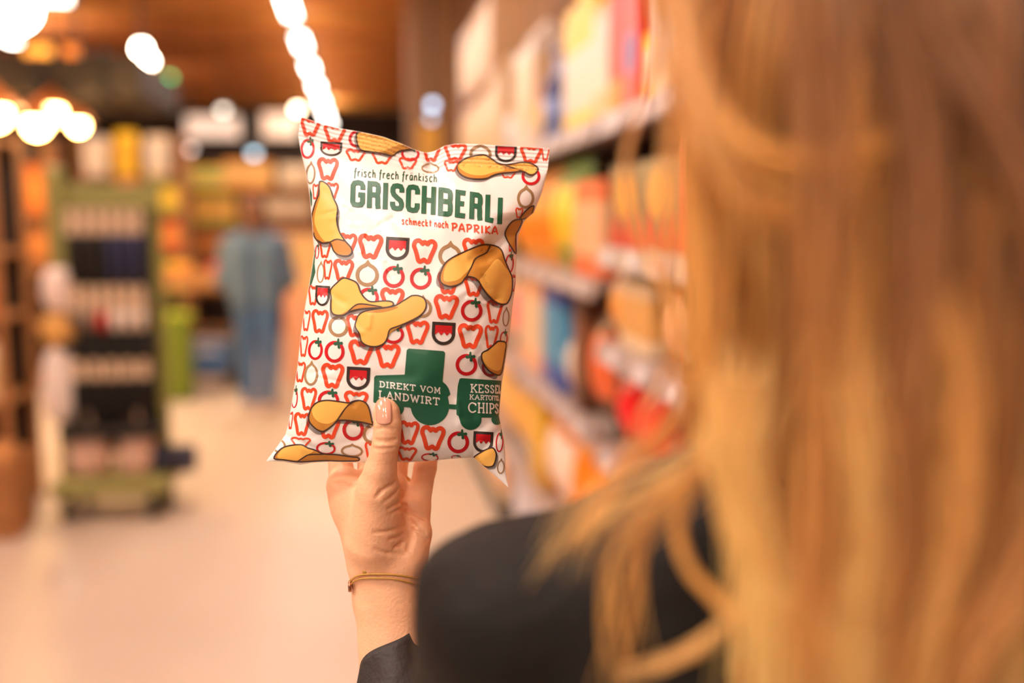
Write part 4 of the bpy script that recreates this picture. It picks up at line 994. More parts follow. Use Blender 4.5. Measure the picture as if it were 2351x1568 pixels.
c10 = G_([(1110, 1215), (1180, 1160), (1260, 1120), (1310, 1115), (1340, 1170), (1330, 1250), (1300, 1300), (1230, 1305), (1160, 1270)])
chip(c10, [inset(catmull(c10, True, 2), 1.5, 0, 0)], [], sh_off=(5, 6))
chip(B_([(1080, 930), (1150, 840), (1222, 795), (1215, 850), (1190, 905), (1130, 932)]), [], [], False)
chip(B_([(925, 1070), (1000, 960), (1100, 948), (1065, 1050), (1038, 1100), (1036, 1200), (1036, 1300), (985, 1230), (935, 1140)]), [], [], False)
# tractor and trailer
def arc(cx, cy, r, a0, a1, n=14): return [(cx + r * math.cos(math.radians(a)), cy + r * math.sin(math.radians(a))) for a in np.linspace(a0, a1, n)]
k = Ink()
k.fill([(857, 923), (859, 866), (863, 862), (929, 860), (933.5, 804), (938, 800), (1018, 806), (1022, 810), (1016, 876), (1024, 883), (1030, 892), (1034, 905), (1028, 911), (1031, 928), (1049, 929), (1049, 940), (1030, 938.5)] + arc(987, 932, 44, 8, 172, 20) + [(941.6, 935.6), (927.7, 934.5)] + arc(906, 936, 21.5, 0, 160, 12) + [(884, 926), (860, 925)], 'green', 2)
k.fill([(1047.5, 929), (1051, 885), (1055, 870), (1059, 868), (1151, 874), (1147, 930), (1145, 955), (1130, 958.6), (1106, 958.6)] + arc(1080.6, 962, 25, -8, 172, 16) + [(1053, 955.5), (1048, 952)], 'green', 2)
k.fill(arc(1141, 962, 13, 0, 180, 12) + [(1130, 957), (1146, 955)], 'green', 3)
k.build('printed_tractor')
# lettering -----------------------------------------------------------
el = lambda cx, cy, rx, ry, a0, a1, n=14: [(cx + rx * math.cos(math.radians(a)), cy + ry * math.sin(math.radians(a))) for a in np.linspace(a0, a1, n)]
SLAB = {'D': [[(.2, 0), (.2, 1)], [(0, 1), (.5, 1), (.8, .87), (.93, .5), (.8, .13), (.5, 0), (0, 0)]], 'I': [[(.5, 0), (.5, 1)], [(.1, 1), (.9, 1)], [(.1, 0), (.9, 0)]],
        'R': [[(.2, 0), (.2, 1)], [(0, 1), (.6, 1), (.85, .88), (.85, .62), (.6, .5), (.2, .5)], [(.5, .5), (.82, 0), (1, 0)], [(0, 0), (.42, 0)]],
        'E': [[(.2, 0), (.2, 1)], [(0, 1), (.9, 1), (.9, .78)], [(0, 0), (.92, 0), (.92, .22)], [(.2, .5), (.65, .5)]],
        'F': [[(.2, 0), (.2, 1)], [(0, 1), (.9, 1), (.9, .78)], [(0, 0), (.45, 0)], [(.2, .5), (.65, .5)]],
        'K': [[(.2, 0), (.2, 1)], [(0, 1), (.42, 1)], [(0, 0), (.42, 0)], [(.9, 1), (.22, .42)], [(.42, .58), (.88, 0)], [(.66, 1), (1, 1)], [(.7, 0), (1.02, 0)]],
        'T': [[(.5, 0), (.5, 1)], [(.05, .76), (.05, 1), (.95, 1), (.95, .76)], [(.28, 0), (.72, 0)]], 'V': [[(.1, 1), (.5, 0), (.9, 1)], [(-.05, 1), (.3, 1)], [(.7, 1), (1.05, 1)]],
        'O': [el(.5, .5, .46, .5, 0, 360, 24)], 'M': [[(.14, 0), (.18, 1), (.5, .25), (.82, 1), (.86, 0)], [(0, 0), (.28, 0)], [(.72, 0), (1, 0)], [(0, 1), (.18, 1)], [(.82, 1), (1, 1)]],
        'L': [[(.2, 0), (.2, 1)], [(0, 1), (.45, 1)], [(0, 0), (.9, 0), (.9, .26)]], 'A': [[(.08, 0), (.5, 1), (.92, 0)], [(.22, .35), (.78, .35)], [(-.08, 0), (.26, 0)], [(.74, 0), (1.08, 0)]],
        'N': [[(.15, 0), (.15, 1), (.85, 0), (.85, 1)], [(0, 0), (.32, 0)], [(0, 1), (.15, 1)], [(.68, 1), (1, 1)]], 'W': [[(.05, 1), (.28, 0), (.5, .85), (.72, 0), (.95, 1)], [(-.08, 1), (.2, 1)], [(.8, 1), (1.08, 1)]],
        'S': [[(.86, .74), (.84, .9), (.5, 1), (.16, .9), (.14, .66), (.5, .52), (.88, .36), (.86, .1), (.5, 0), (.14, .1), (.12, .27)]],
        'C': [[(.92, .72), (.88, .9)] + el(.52, .5, .46, .5, 60, 300, 16) + [(.92, .18)]], 'H': [[(.18, 0), (.18, 1)], [(.82, 0), (.82, 1)], [(.18, .5), (.82, .5)], [(0, 0), (.36, 0)], [(0, 1), (.36, 1)], [(.64, 0), (1, 0)], [(.64, 1), (1, 1)]],
        'P': [[(.2, 0), (.2, 1)], [(0, 1), (.6, 1), (.88, .86), (.88, .6), (.6, .46), (.2, .46)], [(0, 0), (.45, 0)]]}
rr_ = [(1, .70), (1, .86), (.86, .97), (.5, 1), (.14, .97), (0, .86), (0, .14), (.14, .03), (.5, 0), (.86, .03), (1, .14)]
BOLD = {'G': [rr_ + [(1, .46), (.55, .46)]], 'C': [rr_ + [(1, .32)]], 'I': [[(.5, -.085), (.5, 1.085)]],
        'R': [[(0, -.085), (0, 1), (.7, 1), (.93, .95), (1, .85), (1, .66), (.93, .56), (.7, .51), (.0, .51)], [(.72, .51), (.93, .45), (.97, .33), (.97, .1), (1.04, -.085)]],
        'S': [[(1, .72), (1, .86), (.86, .97), (.5, 1), (.14, .97), (0, .86), (0, .72), (.12, .60), (.5, .47), (.88, .36), (1, .24), (1, .14), (.86, .03), (.5, 0), (.14, .03), (0, .14), (0, .28)]],
        'H': [[(0, -.085), (0, 1.085)], [(1, -.085), (1, 1.085)], [(0, .5), (1, .5)]], 'B': [[(0, .53), (.8, .53), (.95, .6), (.97, .7), (.97, .86), (.9, .96), (.72, 1), (0, 1), (0, 0), (.75, 0), (.93, .04), (1, .14), (1, .36), (.94, .48), (.78, .53)]],
        'E': [[(1.12, 1), (0, 1), (0, 0), (1.14, 0)], [(0, .52), (.95, .52)]], 'L': [[(0, 1.085), (0, 0), (1.2, 0)]]}
HAND = {'f': [[(.85, .95), (.62, 1.02), (.48, .85), (.42, .3), (.36, -.28)], [(.1, .60), (.8, .66)]], 'r': [[(.15, .65), (.22, 0)], [(.2, .38), (.42, .62), (.8, .62)]], 'i': [[(.5, .62), (.52, 0)], [(.5, .86), (.54, .92)]],
        's': [[(.8, .6), (.4, .66), (.25, .5), (.7, .28), (.6, .02), (.12, .05)]], 'c': [[(.85, .56), (.5, .66), (.15, .35), (.4, 0), (.88, .1)]], 'h': [[(.15, 1), (.2, 0)], [(.2, .38), (.5, .62), (.76, .5), (.82, 0)]],
        'e': [[(.15, .35), (.8, .4), (.6, .66), (.2, .5), (.18, .12), (.5, 0), (.88, .1)]], 'a': [[(.8, .55), (.4, .66), (.15, .3), (.4, 0), (.75, .3), (.8, .62), (.88, 0)]], 'ä': [[(.8, .55), (.4, .66), (.15, .3), (.4, 0), (.75, .3), (.8, .62), (.88, 0)], [(.3, .86), (.34, .92)], [(.66, .9), (.7, .96)]],
        'n': [[(.15, .62), (.2, 0)], [(.2, .38), (.55, .64), (.8, .4), (.85, 0)]], 'k': [[(.2, 1), (.2, 0)], [(.78, .6), (.25, .3), (.88, 0)]], 'm': [[(.08, .62), (.12, 0)], [(.12, .4), (.3, .62), (.45, .4), (.47, 0)], [(.47, .4), (.7, .62), (.88, .4), (.92, 0)]],
        't': [[(.5, .95), (.5, .05)], [(.1, .62), (1, .7)]], 'P': [[(.2, 0), (.22, .95)], [(0, .92), (.6, 1), (.9, .78), (.6, .48), (.2, .42)]], 'A': [[(0, 0), (.5, 1), (.95, 0)], [(.1, .36), (.95, .36)]],
        'R': [[(.2, 0), (.22, .95)], [(0, .92), (.6, 1), (.88, .78), (.6, .5), (.22, .46), (.92, 0)]], 'I': [[(.45, 1), (.5, 0)]], 'K': [[(.2, 1), (.2, 0)], [(.9, 1), (.25, .48), (.95, 0)]]}
def write(name, font, boxes, base, cap, w, col, layer=4, smooth=False, lean=0.0):
    """boxes: (char, x0, x1); base(x) baseline pixel y, cap(x) cap height in pixels"""
    k = Ink()
    for ch, x0, x1 in boxes:
        for st in font[ch]:
            P = []
            for gx, gy in st:
                x = x0 + gx * (x1 - x0); P.append((x + lean * gy * cap(x), base(x) - gy * cap(x)))
            k.ribbon(catmull(P, False, 4) if smooth and len(P) > 2 else P, w, col, layer)
    k.build(name)
def spread(txt, x0, x1, widths=None):
    widths = widths or {}; ws = [widths.get(c, 1.0) for c in txt]; tot = sum(ws); x = x0; out = []
    for c, q in zip(txt, ws):
        e = x + (x1 - x0) * q / tot
        if c != ' ': out.append((c, x + .08 * (e - x), e - .10 * (e - x)))
        x = e
    return out
tx = [820, 885, 983, 1058, 1125, 1150]; tp = [413, 418.5, 426, 436.5, 446.5, 453]; bt = [476, 481.5, 492.6, 500, 510.5, 516.5]
hw = 5.7
bb_ = [('G', 803.5, 837.5), ('R', 842, 873), ('I', 878, 890), ('S', 895, 927), ('C', 931, 963), ('H', 967, 1000), ('B', 1005, 1039), ('E', 1044, 1071), ('R', 1077, 1107), ('L', 1113, 1136), ('I', 1141.5, 1153)]
bb_ = [(c, a + hw, b - hw) if c != 'I' else (c, a, b) for c, a, b in bb_]
write('printed_brand_lettering', BOLD, bb_, lambda x: float(np.interp(x, tx, bt)) - hw, lambda x: float(np.interp(x, tx, bt) - np.interp(x, tx, tp)) - 2 * hw, 2 * hw, 'green', 4, lean=.03)
hwid = {' ': .55, 'm': 1.4, 'i': .5, 'f': .85, 'r': .85, 't': .85, 'I': .55}
write('printed_slogan', HAND, spread('frisch frech fränkisch', 811, 1004, hwid), lambda x: 404 + (x - 811) * 14 / 193, lambda x: 18.0, 2.3, 'leaf', 4, True, .05)
write('printed_flavour_line', HAND, spread('schmeckt nach', 921, 1030, hwid), lambda x: 514 + (x - 921) * 9.5 / 109, lambda x: 15.5, 2.3, 'orange', 4, True, .0)
write('printed_flavour_name', HAND, spread('PAPRIKA', 1035, 1145, hwid), lambda x: 529.5 + (x - 1035) * 9 / 110, lambda x: 17.5, 3.4, 'orange', 4, True, .0)
sw = {'I': .55, ' ': .55, 'M': 1.15, 'W': 1.3, 'O': 1.05}
write('printed_farm_lettering', SLAB, spread('DIREKT VOM', 870, 1013, sw), lambda x: 888 + (x - 871) * 15.5 / 141, lambda x: 12.6, 2.3, 'white', 5)
write('printed_farm_lettering', SLAB, spread('LANDWIRT', 868, 1011, sw), lambda x: 912.5 + (x - 869) * 17.5 / 141, lambda x: 15.2, 2.8, 'white', 5)
write('printed_kettle_lettering', SLAB, [('K', 1080, 1096), ('E', 1098, 1110), ('S', 1113, 1123), ('S', 1126, 1134), ('E', 1137, 1143), ('L', 1145, 1149)], lambda x: 900 + (x - 1080) * 3 / 70, lambda x: 17.5, 2.8, 'white', 5)
write('printed_kettle_lettering', SLAB, [('K', 1078, 1088), ('A', 1090, 1101), ('R', 1103, 1112), ('T', 1113, 1121), ('O', 1122, 1129), ('F', 1130, 1134), ('F', 1135.5, 1138.5), ('E', 1139.5, 1142), ('L', 1143, 1145)], lambda x: 916.5 + (x - 1080) * 3 / 66, lambda x: 10.2, 1.8, 'white', 5)
write('printed_kettle_lettering', SLAB, [('C', 1075, 1094), ('H', 1097, 1113), ('I', 1115, 1121), ('P', 1123.5, 1135), ('S', 1137, 1144)], lambda x: 946 + (x - 1075) * 3 / 70, lambda x: 21.5, 3.2, 'white', 5)
# green side panel of the back print that wraps round the left edge
k = Ink(); k.fill([(711, 430), (716, 445), (716, 470), (712, 480)], 'green', 1); k.build('printed_side_panel')
k = Ink(); k.fill([(720, 560), (724, 580), (722, 605), (724, 625), (716, 650), (710, 665), (713, 630)], 'green', 1); k.build('printed_side_panel')

# ------------------------------------------------------------------ the woman with the bag
M_skin = mat('skin', S(246, 190, 150), rough=.48, noise=.05, nscale=90, bump=.12, bscale=420, sss=.12, spec=.4)
M_jacket = mat('black_jacket_cloth', S(17, 14, 13), rough=.72, noise=.12, nscale=30, bump=.25, bscale=90, spec=.3)
M_cuff = mat('dark_grey_cuff_cloth', S(54, 49, 47), rough=.6, noise=.08, nscale=20, bump=.2, bscale=120, spec=.35)
foot = Wd(.20, .50, 0)
woman = thing('person', 'person seen from behind in a black jacket holding up a crisp bag', 'person', foot)
inv = lambda P: np.asarray(P) - np.array(foot)

# hand: left hand, palm towards the viewer, thumb in front of the bag, fingers behind it
def H(px, py, dz): return unproj(px, py, dz)
mm = .001
h0 = .0011
pts = np.array([H(700, 830, .72), H(1060, 830, .90), H(700, 1700, .72), H(1060, 1700, .90), H(700, 1700, .90), H(1060, 830, .72)])
sd = SDF(pts.min(0) - .012, pts.max(0) + .012, h0)
# palm, thenar, wrist, forearm
sd.cap(H(790, 1112, .797), H(852, 1290, .792), .0132, .0185, k=.008)          # index metacarpal
sd.cap(H(850, 1110, .806), H(880, 1290, .797), .0130, .0185, k=.010)
sd.cap(H(905, 1130, .808), H(905, 1290, .797), .0125, .0185, k=.010)
sd.cap(H(950, 1170, .802), H(930, 1285, .793), .0125, .0175, k=.010)          # little finger side
sd.cap(H(958, 1225, .790), H(930, 1290, .784), .0110, .0130, k=.010)          # hypothenar
sd.cap(H(868, 1290, .790), H(868, 1370, .792), .0190, .0178, k=.012)
sd.cap(H(912, 1290, .790), H(912, 1370, .792), .0180, .0178, k=.012)
sd.cap(H(868, 1370, .792), H(893, 1640, .780), .0178, .0215, k=.012)
sd.cap(H(912, 1370, .792), H(930, 1640, .780), .0178, .0215, k=.012)
palm = sd.F.copy()
def finger(P, R):
    Fg = np.full(sd.n, 1.0, np.float32); sd.chain(P, R, .003, F=Fg); return Fg
def smin(a, b, k):
    hh = np.clip(.5 + .5 * (b - a) / k, 0, 1); return b * (1 - hh) + a * hh - k * hh * (1 - hh)
fing = [([H(788, 1118, .800), H(780, 1050, .826), H(796, 985, .842), H(812, 935, .846)], [.0112, .0098, .0085, .0072]),
        ([H(850, 1115, .808), H(848, 1045, .834), H(855, 965, .848), H(862, 905, .850)], [.0105, .0098, .0086, .0074]),
        ([H(905, 1135, .808), H(912, 1055, .832), H(920, 980, .847), H(926, 925, .849)], [.0100, .0092, .0082, .0070]),
        ([H(955, 1180, .803), H(976, 1075, .815), H(992, 1010, .832), H(1000, 965, .838)], [.0102, .0090, .0080, .0068])]
thumb = ([H(862, 1240, .782), H(868, 1120, .764), H(873, 1082, .757), H(888, 1008, .748), H(890, 975, .7465), H(888, 945, .7475), H(887, 934, .7485)],
         [.0235, .0160, .0118, .0098, .0097, .0092, .0078])
tot = palm
for P, R in fing: tot = np.minimum(tot, smin(palm, finger(P, R), .006))
tF = np.full(sd.n, 1.0, np.float32); sd.chain(thumb[0], thumb[1], .004, F=tF)
tot = np.minimum(tot, smin(tot, tF, .012)) if False else smin(tot, tF, .007)
sd.F = tot
# web between thumb and index
sd.cap(H(800, 1128, .795), H(856, 1150, .778), .0115, .0130, k=.010); sd.cap(H(806, 1165, .795), H(862, 1205, .782), .0140, .0150, k=.010)
# creases and wrinkles
def crease_line(P, r, depth_off):
    for a, b in zip(P[:-1], P[1:]): sd.cap(H(*a), H(*b), r, r, k=.0022, sub=True)
def surf_line(pix, guess0, guess1, r, push):
    """carve a fine line where the ray of each pixel meets the surface"""
    Q = []
    for px, py in pix:
        zs = np.arange(guess0, guess1, .0006); W = unproj(np.full(len(zs), px), np.full(len(zs), py), zs)
        I = np.round((W - sd.org) / sd.h).astype(int); ok = ((I >= 0) & (I < sd.n)).all(1)
        v = np.ones(len(zs)); v[ok] = sd.F[I[ok, 0], I[ok, 1], I[ok, 2]]
        hit = np.nonzero(v < 0)[0]
        if len(hit): Q.append((px, py, zs[hit[0]] - push))
    crease_line(Q, r, 0)
for pix, r, push in [([(905, 1108), (890, 1118), (875, 1128), (865, 1140)], .0009, .0001), ([(915, 1122), (900, 1140), (885, 1150)], .0008, .0002), ([(925, 1140), (910, 1158), (892, 1168)], .0008, .0003),
                     ([(930, 1160), (912, 1172), (895, 1180)], .0007, .0002), ([(934, 1205), (915, 1213), (890, 1220), (862, 1222)], .0008, .0003), ([(934, 1222), (915, 1233), (895, 1238)], .0008, .0002), ([(935, 1236), (920, 1248), (905, 1256)], .0008, .0002),
                     ([(862, 1260), (890, 1270), (930, 1274)], .0008, .0003), ([(936, 1170), (940, 1205), (944, 1240), (938, 1262)], .0022, .0002), ([(934, 1176), (955, 1180), (972, 1192)], .0010, .0001), ([(940, 1195), (960, 1206), (978, 1222)], .0008, .0002),
                     ([(948, 1215), (966, 1226), (982, 1240)], .0008, .0002), ([(768, 1110), (790, 1108), (818, 1112)], .0008, .0002), ([(775, 1116), (800, 1114), (820, 1114)], .0006, .0003),
                     ([(862, 1010), (885, 1013), (908, 1010)], .0008, .0003), ([(860, 1016), (880, 1019), (905, 1017)], .0006, .0003), ([(856, 1030), (880, 1031), (903, 1028)], .0006, .0004), ([(866, 985), (885, 982), (905, 986)], .0006, .0003)]:
    surf_line(pix, .70, .86, r, push)
V1, F1 = surface_nets(sd.F, sd.org, sd.h); V1 = relax(V1, F1, 1, .35)
sh_pt = H(1180, 1410, .500); elbow = Wd(-.055, .660, 1.075)
# the rest of the body
sb = SDF(np.minimum(Wd(-.2, .2, -.0), Wd(.6, .2, 0)) - .15, np.maximum(Wd(.6, .9, 1.8), Wd(-.2, .9, 1.8)) + .1, .0085)
hc = Wd(.178, .462, 1.61)
def B(x, d, z): return Wd(x, d, z)
sb.cap(B(.178, .470, 1.63), B(.178, .490, 1.56), .082, .066, k=.02); sb.cap(B(.178, .455, 1.635), B(.178, .46, 1.66), .082, .075, k=.03)
sb.cap(B(.178, .555, 1.585), B(.178, .572, 1.57), .010, .012, k=.012); sb.cap(B(.178, .545, 1.535), B(.178, .550, 1.515), .016, .02, k=.015)      # nose, mouth and chin
for s_ in (-1, 1):
    sb.cap(B(.178 + s_ * .03, .560, 1.615), B(.178 + s_ * .03, .561, 1.615), .010, k=.006, sub=True); sb.cap(B(.178 + s_ * .03, .548, 1.613), B(.178 + s_ * .03, .549, 1.613), .011, k=.003)
    sb.cap(B(.178 + s_ * .082, .475, 1.62), B(.178 + s_ * .080, .478, 1.585), .013, .009, k=.006)
sb.cap(B(.180, .478, 1.53), B(.185, .480, 1.42), .052, .056, k=.02)
sb.cap(B(.10, .49, 1.36), B(.28, .49, 1.36), .060, k=.03); sb.cap(B(.12, .50, 1.30), B(.13, .50, 1.0), .075, .07, k=.03); sb.cap(B(.26, .50, 1.30), B(.25, .50, 1.0), .075, .07, k=.03)
sb.cap(B(.13, .50, .95), B(.12, .50, .50), .08, .055, k=.03); sb.cap(B(.25, .50, .95), B(.27, .50, .50), .08, .055, k=.03)
sb.cap(B(.12, .50, .50), B(.115, .49, .09), .05, .034, k=.02); sb.cap(B(.27, .50, .50), B(.275, .49, .09), .05, .034, k=.02)
sb.cap(sh_pt, elbow, .034, .032, k=.02); sb.cap(elbow, H(912, 1640, .780), .034, .024, k=.015)
rel = B(.42, .48, 1.08); rwr = B(.43, .56, .86)
sb.cap(B(.355, .50, 1.35), rel, .040, .034, k=.02); sb.cap(rel, rwr, .033, .024, k=.012); sb.cap(rwr, B(.43, .58, .79), .026, .026, k=.012)
for i_, dx in enumerate((-.024, -.008, .008, .024)): sb.cap(B(.43, .585 + dx, .79), B(.425, .600 + dx, .715 - .006 * (1 - abs(i_ - 1.5))), .009, .0085, k=.004)
sb.cap(B(.42, .55, .83), B(.405, .535, .765), .012, .010, k=.008)
V2, F2 = surface_nets(sb.F, sb.org, sb.h); V2 = relax(V2, F2, 2, .5)
body = mesh_np('body', np.concatenate([inv(V1), inv(V2)]), np.concatenate([F1, F2 + len(V1)]), M_skin, woman)
# thumb nail
un = np.linspace(-1, 1, 15); vn = np.linspace(0, 1, 21); NV_ = []
for v in vn:
    yy = 913.5 + v * 61; hwid_ = 17.0 * (1 - max(0, (.30 - v) / .30) ** 2.6 * .78) * (1 - max(0, (v - .82) / .18) ** 2 * .22)
    for u in un:
        px = 880.5 + u * hwid_ + v * 1.0
        NV_.append((px, yy + (0 if v < .8 else (u * u) * -3 * (v - .8) / .2), .0))
NV_ = np.array(NV_)
nd = []
for px, py, _ in NV_:
    zs = np.arange(.72, .78, .0003); W = unproj(np.full(len(zs), px), np.full(len(zs), py), zs); I = np.round((W - sd.org) / sd.h).astype(int)
    hit = np.nonzero(tF[I[:, 0], I[:, 1], I[:, 2]] < 0)[0]; nd.append(zs[hit[0]] if len(hit) else np.nan)
nd = np.array(nd); gx = (NV_[:, 0] - 880) / 20; gy = (NV_[:, 1] - 945) / 30; ok = ~np.isnan(nd) & (NV_[:, 1] > 925)
Aq = np.stack([np.ones_like(gx), gx, gy, gx * gx, gx * gy, gy * gy], 1); co = np.linalg.lstsq(Aq[ok], nd[ok], rcond=None)[0]
nd = Aq @ co - .0010
Nn = unproj(NV_[:, 0], NV_[:, 1], nd); ii, jj = np.meshgrid(np.arange(14), np.arange(20)); q0 = (jj * 15 + ii).ravel()
nail = mesh_np('fingernail', inv(Nn), np.stack([q0, q0 + 15, q0 + 16, q0 + 1], 1), mat('nail_polish', S(226, 166, 142), .12, coat=.8, noise=.03), body)
sm = nail.modifiers.new('thick', 'SOLIDIFY'); sm.thickness = .0006; sm.offset = 1

# jacket
sj = SDF(np.minimum(Wd(-.2, .2, .7), Wd(.65, .2, .7)) - .12, np.maximum(Wd(.65, .9, 1.6), Wd(-.2, .9, 1.6)) + .08, .0065)
sj.cap(B(.095, .50, 1.325), B(.275, .50, 1.325), .085, k=.03); sj.cap(B(.10, .505, 1.28), B(.11, .50, .86), .108, .112, k=.04); sj.cap(B(.265, .505, 1.28), B(.26, .50, .86), .108, .112, k=.04)
sj.cap(H(1180, 1425, .50), H(1560, 1330, .49), .045, .050, k=.02); sj.cap(H(1560, 1330, .49), B(.185, .488, 1.43), .050, .058, k=.03); sj.cap(B(.185, .488, 1.455), B(.345, .505, 1.385), .060, .044, k=.03)
sj.cap(B(.125, .45, 1.44), B(.245, .45, 1.44), .035, k=.03)
sj.cap(sh_pt, elbow, .045, .046, k=.02); sj.cap(H(1042, 1332, .50), H(1080, 1700, .54), .0165, .026, k=.010); sj.cap(H(1042, 1334, .50), H(1120, 1320, .50), .0165, .02, k=.01)
sj.cap(B(.355, .505, 1.355), rel, .056, .048, k=.02); sj.cap(rel, B(.428, .545, .90), .046, .036, k=.015)
sj.cap(B(.428, .545, .90), B(.433, .565, .83), .030, .030, k=.004, sub=True)
for a, b, r in [((.02, .445, 1.30), (.10, .40, 1.24), .010), ((-.03, .50, 1.25), (.03, .46, 1.20), .009), ((-.045, .53, 1.20), (.01, .50, 1.15), .009), ((.36, .44, 1.28), (.30, .40, 1.20), .010), ((.05, .39, 1.12), (.3, .385, 1.08), .008)]: sj.cap(B(*a), B(*b), r, k=.012, sub=True)
V3, F3 = surface_nets(sj.F, sj.org, sj.h); V3 = relax(V3, F3, 3, .5)
# left sleeve from the elbow up to its open cuff, as a folded tube
NS, NA = 46, 56
ax0 = np.array(elbow); ax1 = H(897, 1505, .786)
axd = (ax1 - ax0) / np.linalg.norm(ax1 - ax0); e1 = np.cross(axd, FW); e1 /= np.linalg.norm(e1); e2 = np.cross(axd, e1)
def sleeve(shrink, rev, lo=0.0):
    out = []
    for i in range(NS):
        t = lo + (1 - lo) * i / (NS - 1)
        for j in range(NA):
            a = 2 * PI * j / NA
            r = (.047 * (1 - t) + .0292 * t) - shrink + .0016 * math.sin(3 * a + 9 * t) + .0013 * math.sin(5 * a - 22 * t) * t + .0016 * math.sin(26 * t + 2 * math.cos(a)) * (1 - .6 * t)
            q = ax0 + (ax1 - ax0) * t + (e1 * math.cos(a) + e2 * math.sin(a)) * r
            if t > .7: q = q + axd * ((t - .7) / .3) ** 2 * (-.013 * math.cos(a + .3) - .003 * math.cos(3 * a))
            out.append(q)
    return np.array(out)
So = sleeve(0, False); Si = sleeve(.0022, True, .7)
ii, jj = np.meshgrid(np.arange(NA), np.arange(NS - 1)); a0 = (jj * NA + ii).ravel(); a1 = (jj * NA + (ii + 1) % NA).ravel()
FS = np.stack([a0, a1, a1 + NA, a0 + NA], 1)
rim = np.stack([(NS - 1) * NA + np.arange(NA), (NS - 1) * NA + (np.arange(NA) + 1) % NA, NS * NA + (NS - 1) * NA + (np.arange(NA) + 1) % NA, NS * NA + (NS - 1) * NA + np.arange(NA)], 1)
jk = mesh_np('jacket', inv(V3), F3, M_jacket, woman)
mesh_np('jacket_sleeve', inv(np.concatenate([So, Si])), np.concatenate([FS, FS[:, ::-1] + NS * NA, rim]), M_cuff, woman)
# trousers and shoes
st_ = SDF(np.minimum(Wd(-.05, .3, 0), Wd(.5, .3, 0)) - .12, np.maximum(Wd(.5, .75, 1.0), Wd(-.05, .75, 1.0)) + .06, .0085)
st_.cap(B(.13, .50, .97), B(.12, .50, .50), .092, .070, k=.03); st_.cap(B(.25, .50, .97), B(.27, .50, .50), .092, .070, k=.03); st_.cap(B(.12, .50, .50), B(.115, .49, .10), .068, .058, k=.02); st_.cap(B(.27, .50, .50), B(.275, .49, .10), .068, .058, k=.02)
Vt, Ft = surface_nets(st_.F, st_.org, st_.h); mesh_np('trousers', inv(relax(Vt, Ft, 2)), Ft, mat('dark_trousers', S(40, 40, 48), .8, noise=.1), woman)
for x in (.115, .275):
    ss = SDF(np.minimum(Wd(x - .07, .38, 0), Wd(x + .07, .38, 0)) - .05, np.maximum(Wd(x + .07, .72, .12), Wd(x - .07, .72, .12)) + .05, .005)
    ss.cap(B(x, .46, .034), B(x, .60, .030), .036, .034, k=.01); ss.cap(B(x, .47, .05), B(x, .485, .10), .034, .034, k=.015)
    Vq, Fq = surface_nets(ss.F, ss.org, ss.h); Vq[:, 2] = np.maximum(Vq[:, 2], .0005); mesh_np('shoe', inv(Vq), Fq, M_black, woman)
# bracelet: two cords, a knot and a charm
def ring_pts(py, tilt, amp, n=48):
    c = H(888, py, .791); out = []
    for i in range(n):
        a = 2 * PI * i / n
        x = math.copysign(abs(math.cos(a)) ** .8, math.cos(a)); z = math.copysign(abs(math.sin(a)) ** .72, math.sin(a))
        out.append(inv(c + RT * x * .0290 + FW * z * .0240 + UP * (-.0105 * max(0, -x) ** 5 - .0045 * tilt * max(0, x) ** 2 - amp * z)))
    return out
br = link('bracelet', None, woman); br.name = 'bracelet'
gold = mat('gold_cord', S(196, 152, 76), .4, metal=.3)
MB().tube(ring_pts(1312, 1.2, .0035), .00075, 8, closed=True).build('cord', gold, br, True)
MB().tube(ring_pts(1318, 1.8, .0025), .0007, 8, closed=True).build('cord', gold, br, True)
kc = inv(H(840, 1311, .7708)); MB().lathe([(.0004, -.0028), (.0020, -.0022), (.0023, 0), (.0020, .0022), (.0004, .0028)], kc, 12, 0, 'x').build('knot', gold, br, True)
cc = inv(H(803, 1346, .779)); MB().lathe([(.0004, -.0014), (.0042, -.0012), (.0046, 0), (.0042, .0012), (.0004, .0014)], cc, 20, 0, 'x').build('charm', mat('charm_gold_purple', S(170, 120, 96), .25, metal=.8, noise=.4, nscale=300), br, True)
MB().tube([inv(H(806, 1326, .783)), inv(H(803, 1334, .782)), cc], .0006, 6).build('charm_link', gold, br)
# finger ring
rg0 = H(914, 1108, .822); rgd = H(912, 1055, .832) - H(905, 1135, .808); rgd /= np.linalg.norm(rgd); r1 = np.cross(rgd, RT); r1 /= np.linalg.norm(r1); r2 = np.cross(rgd, r1)
MB().tube([inv(rg0 + (r1 * math.cos(a) + r2 * math.sin(a)) * .0102) for a in np.linspace(0, 2 * PI, 32, endpoint=False)], .0013, 8, closed=True).build('finger_ring', mat('gold_metal', S(214, 170, 90), .2, metal=1.0), woman, True)

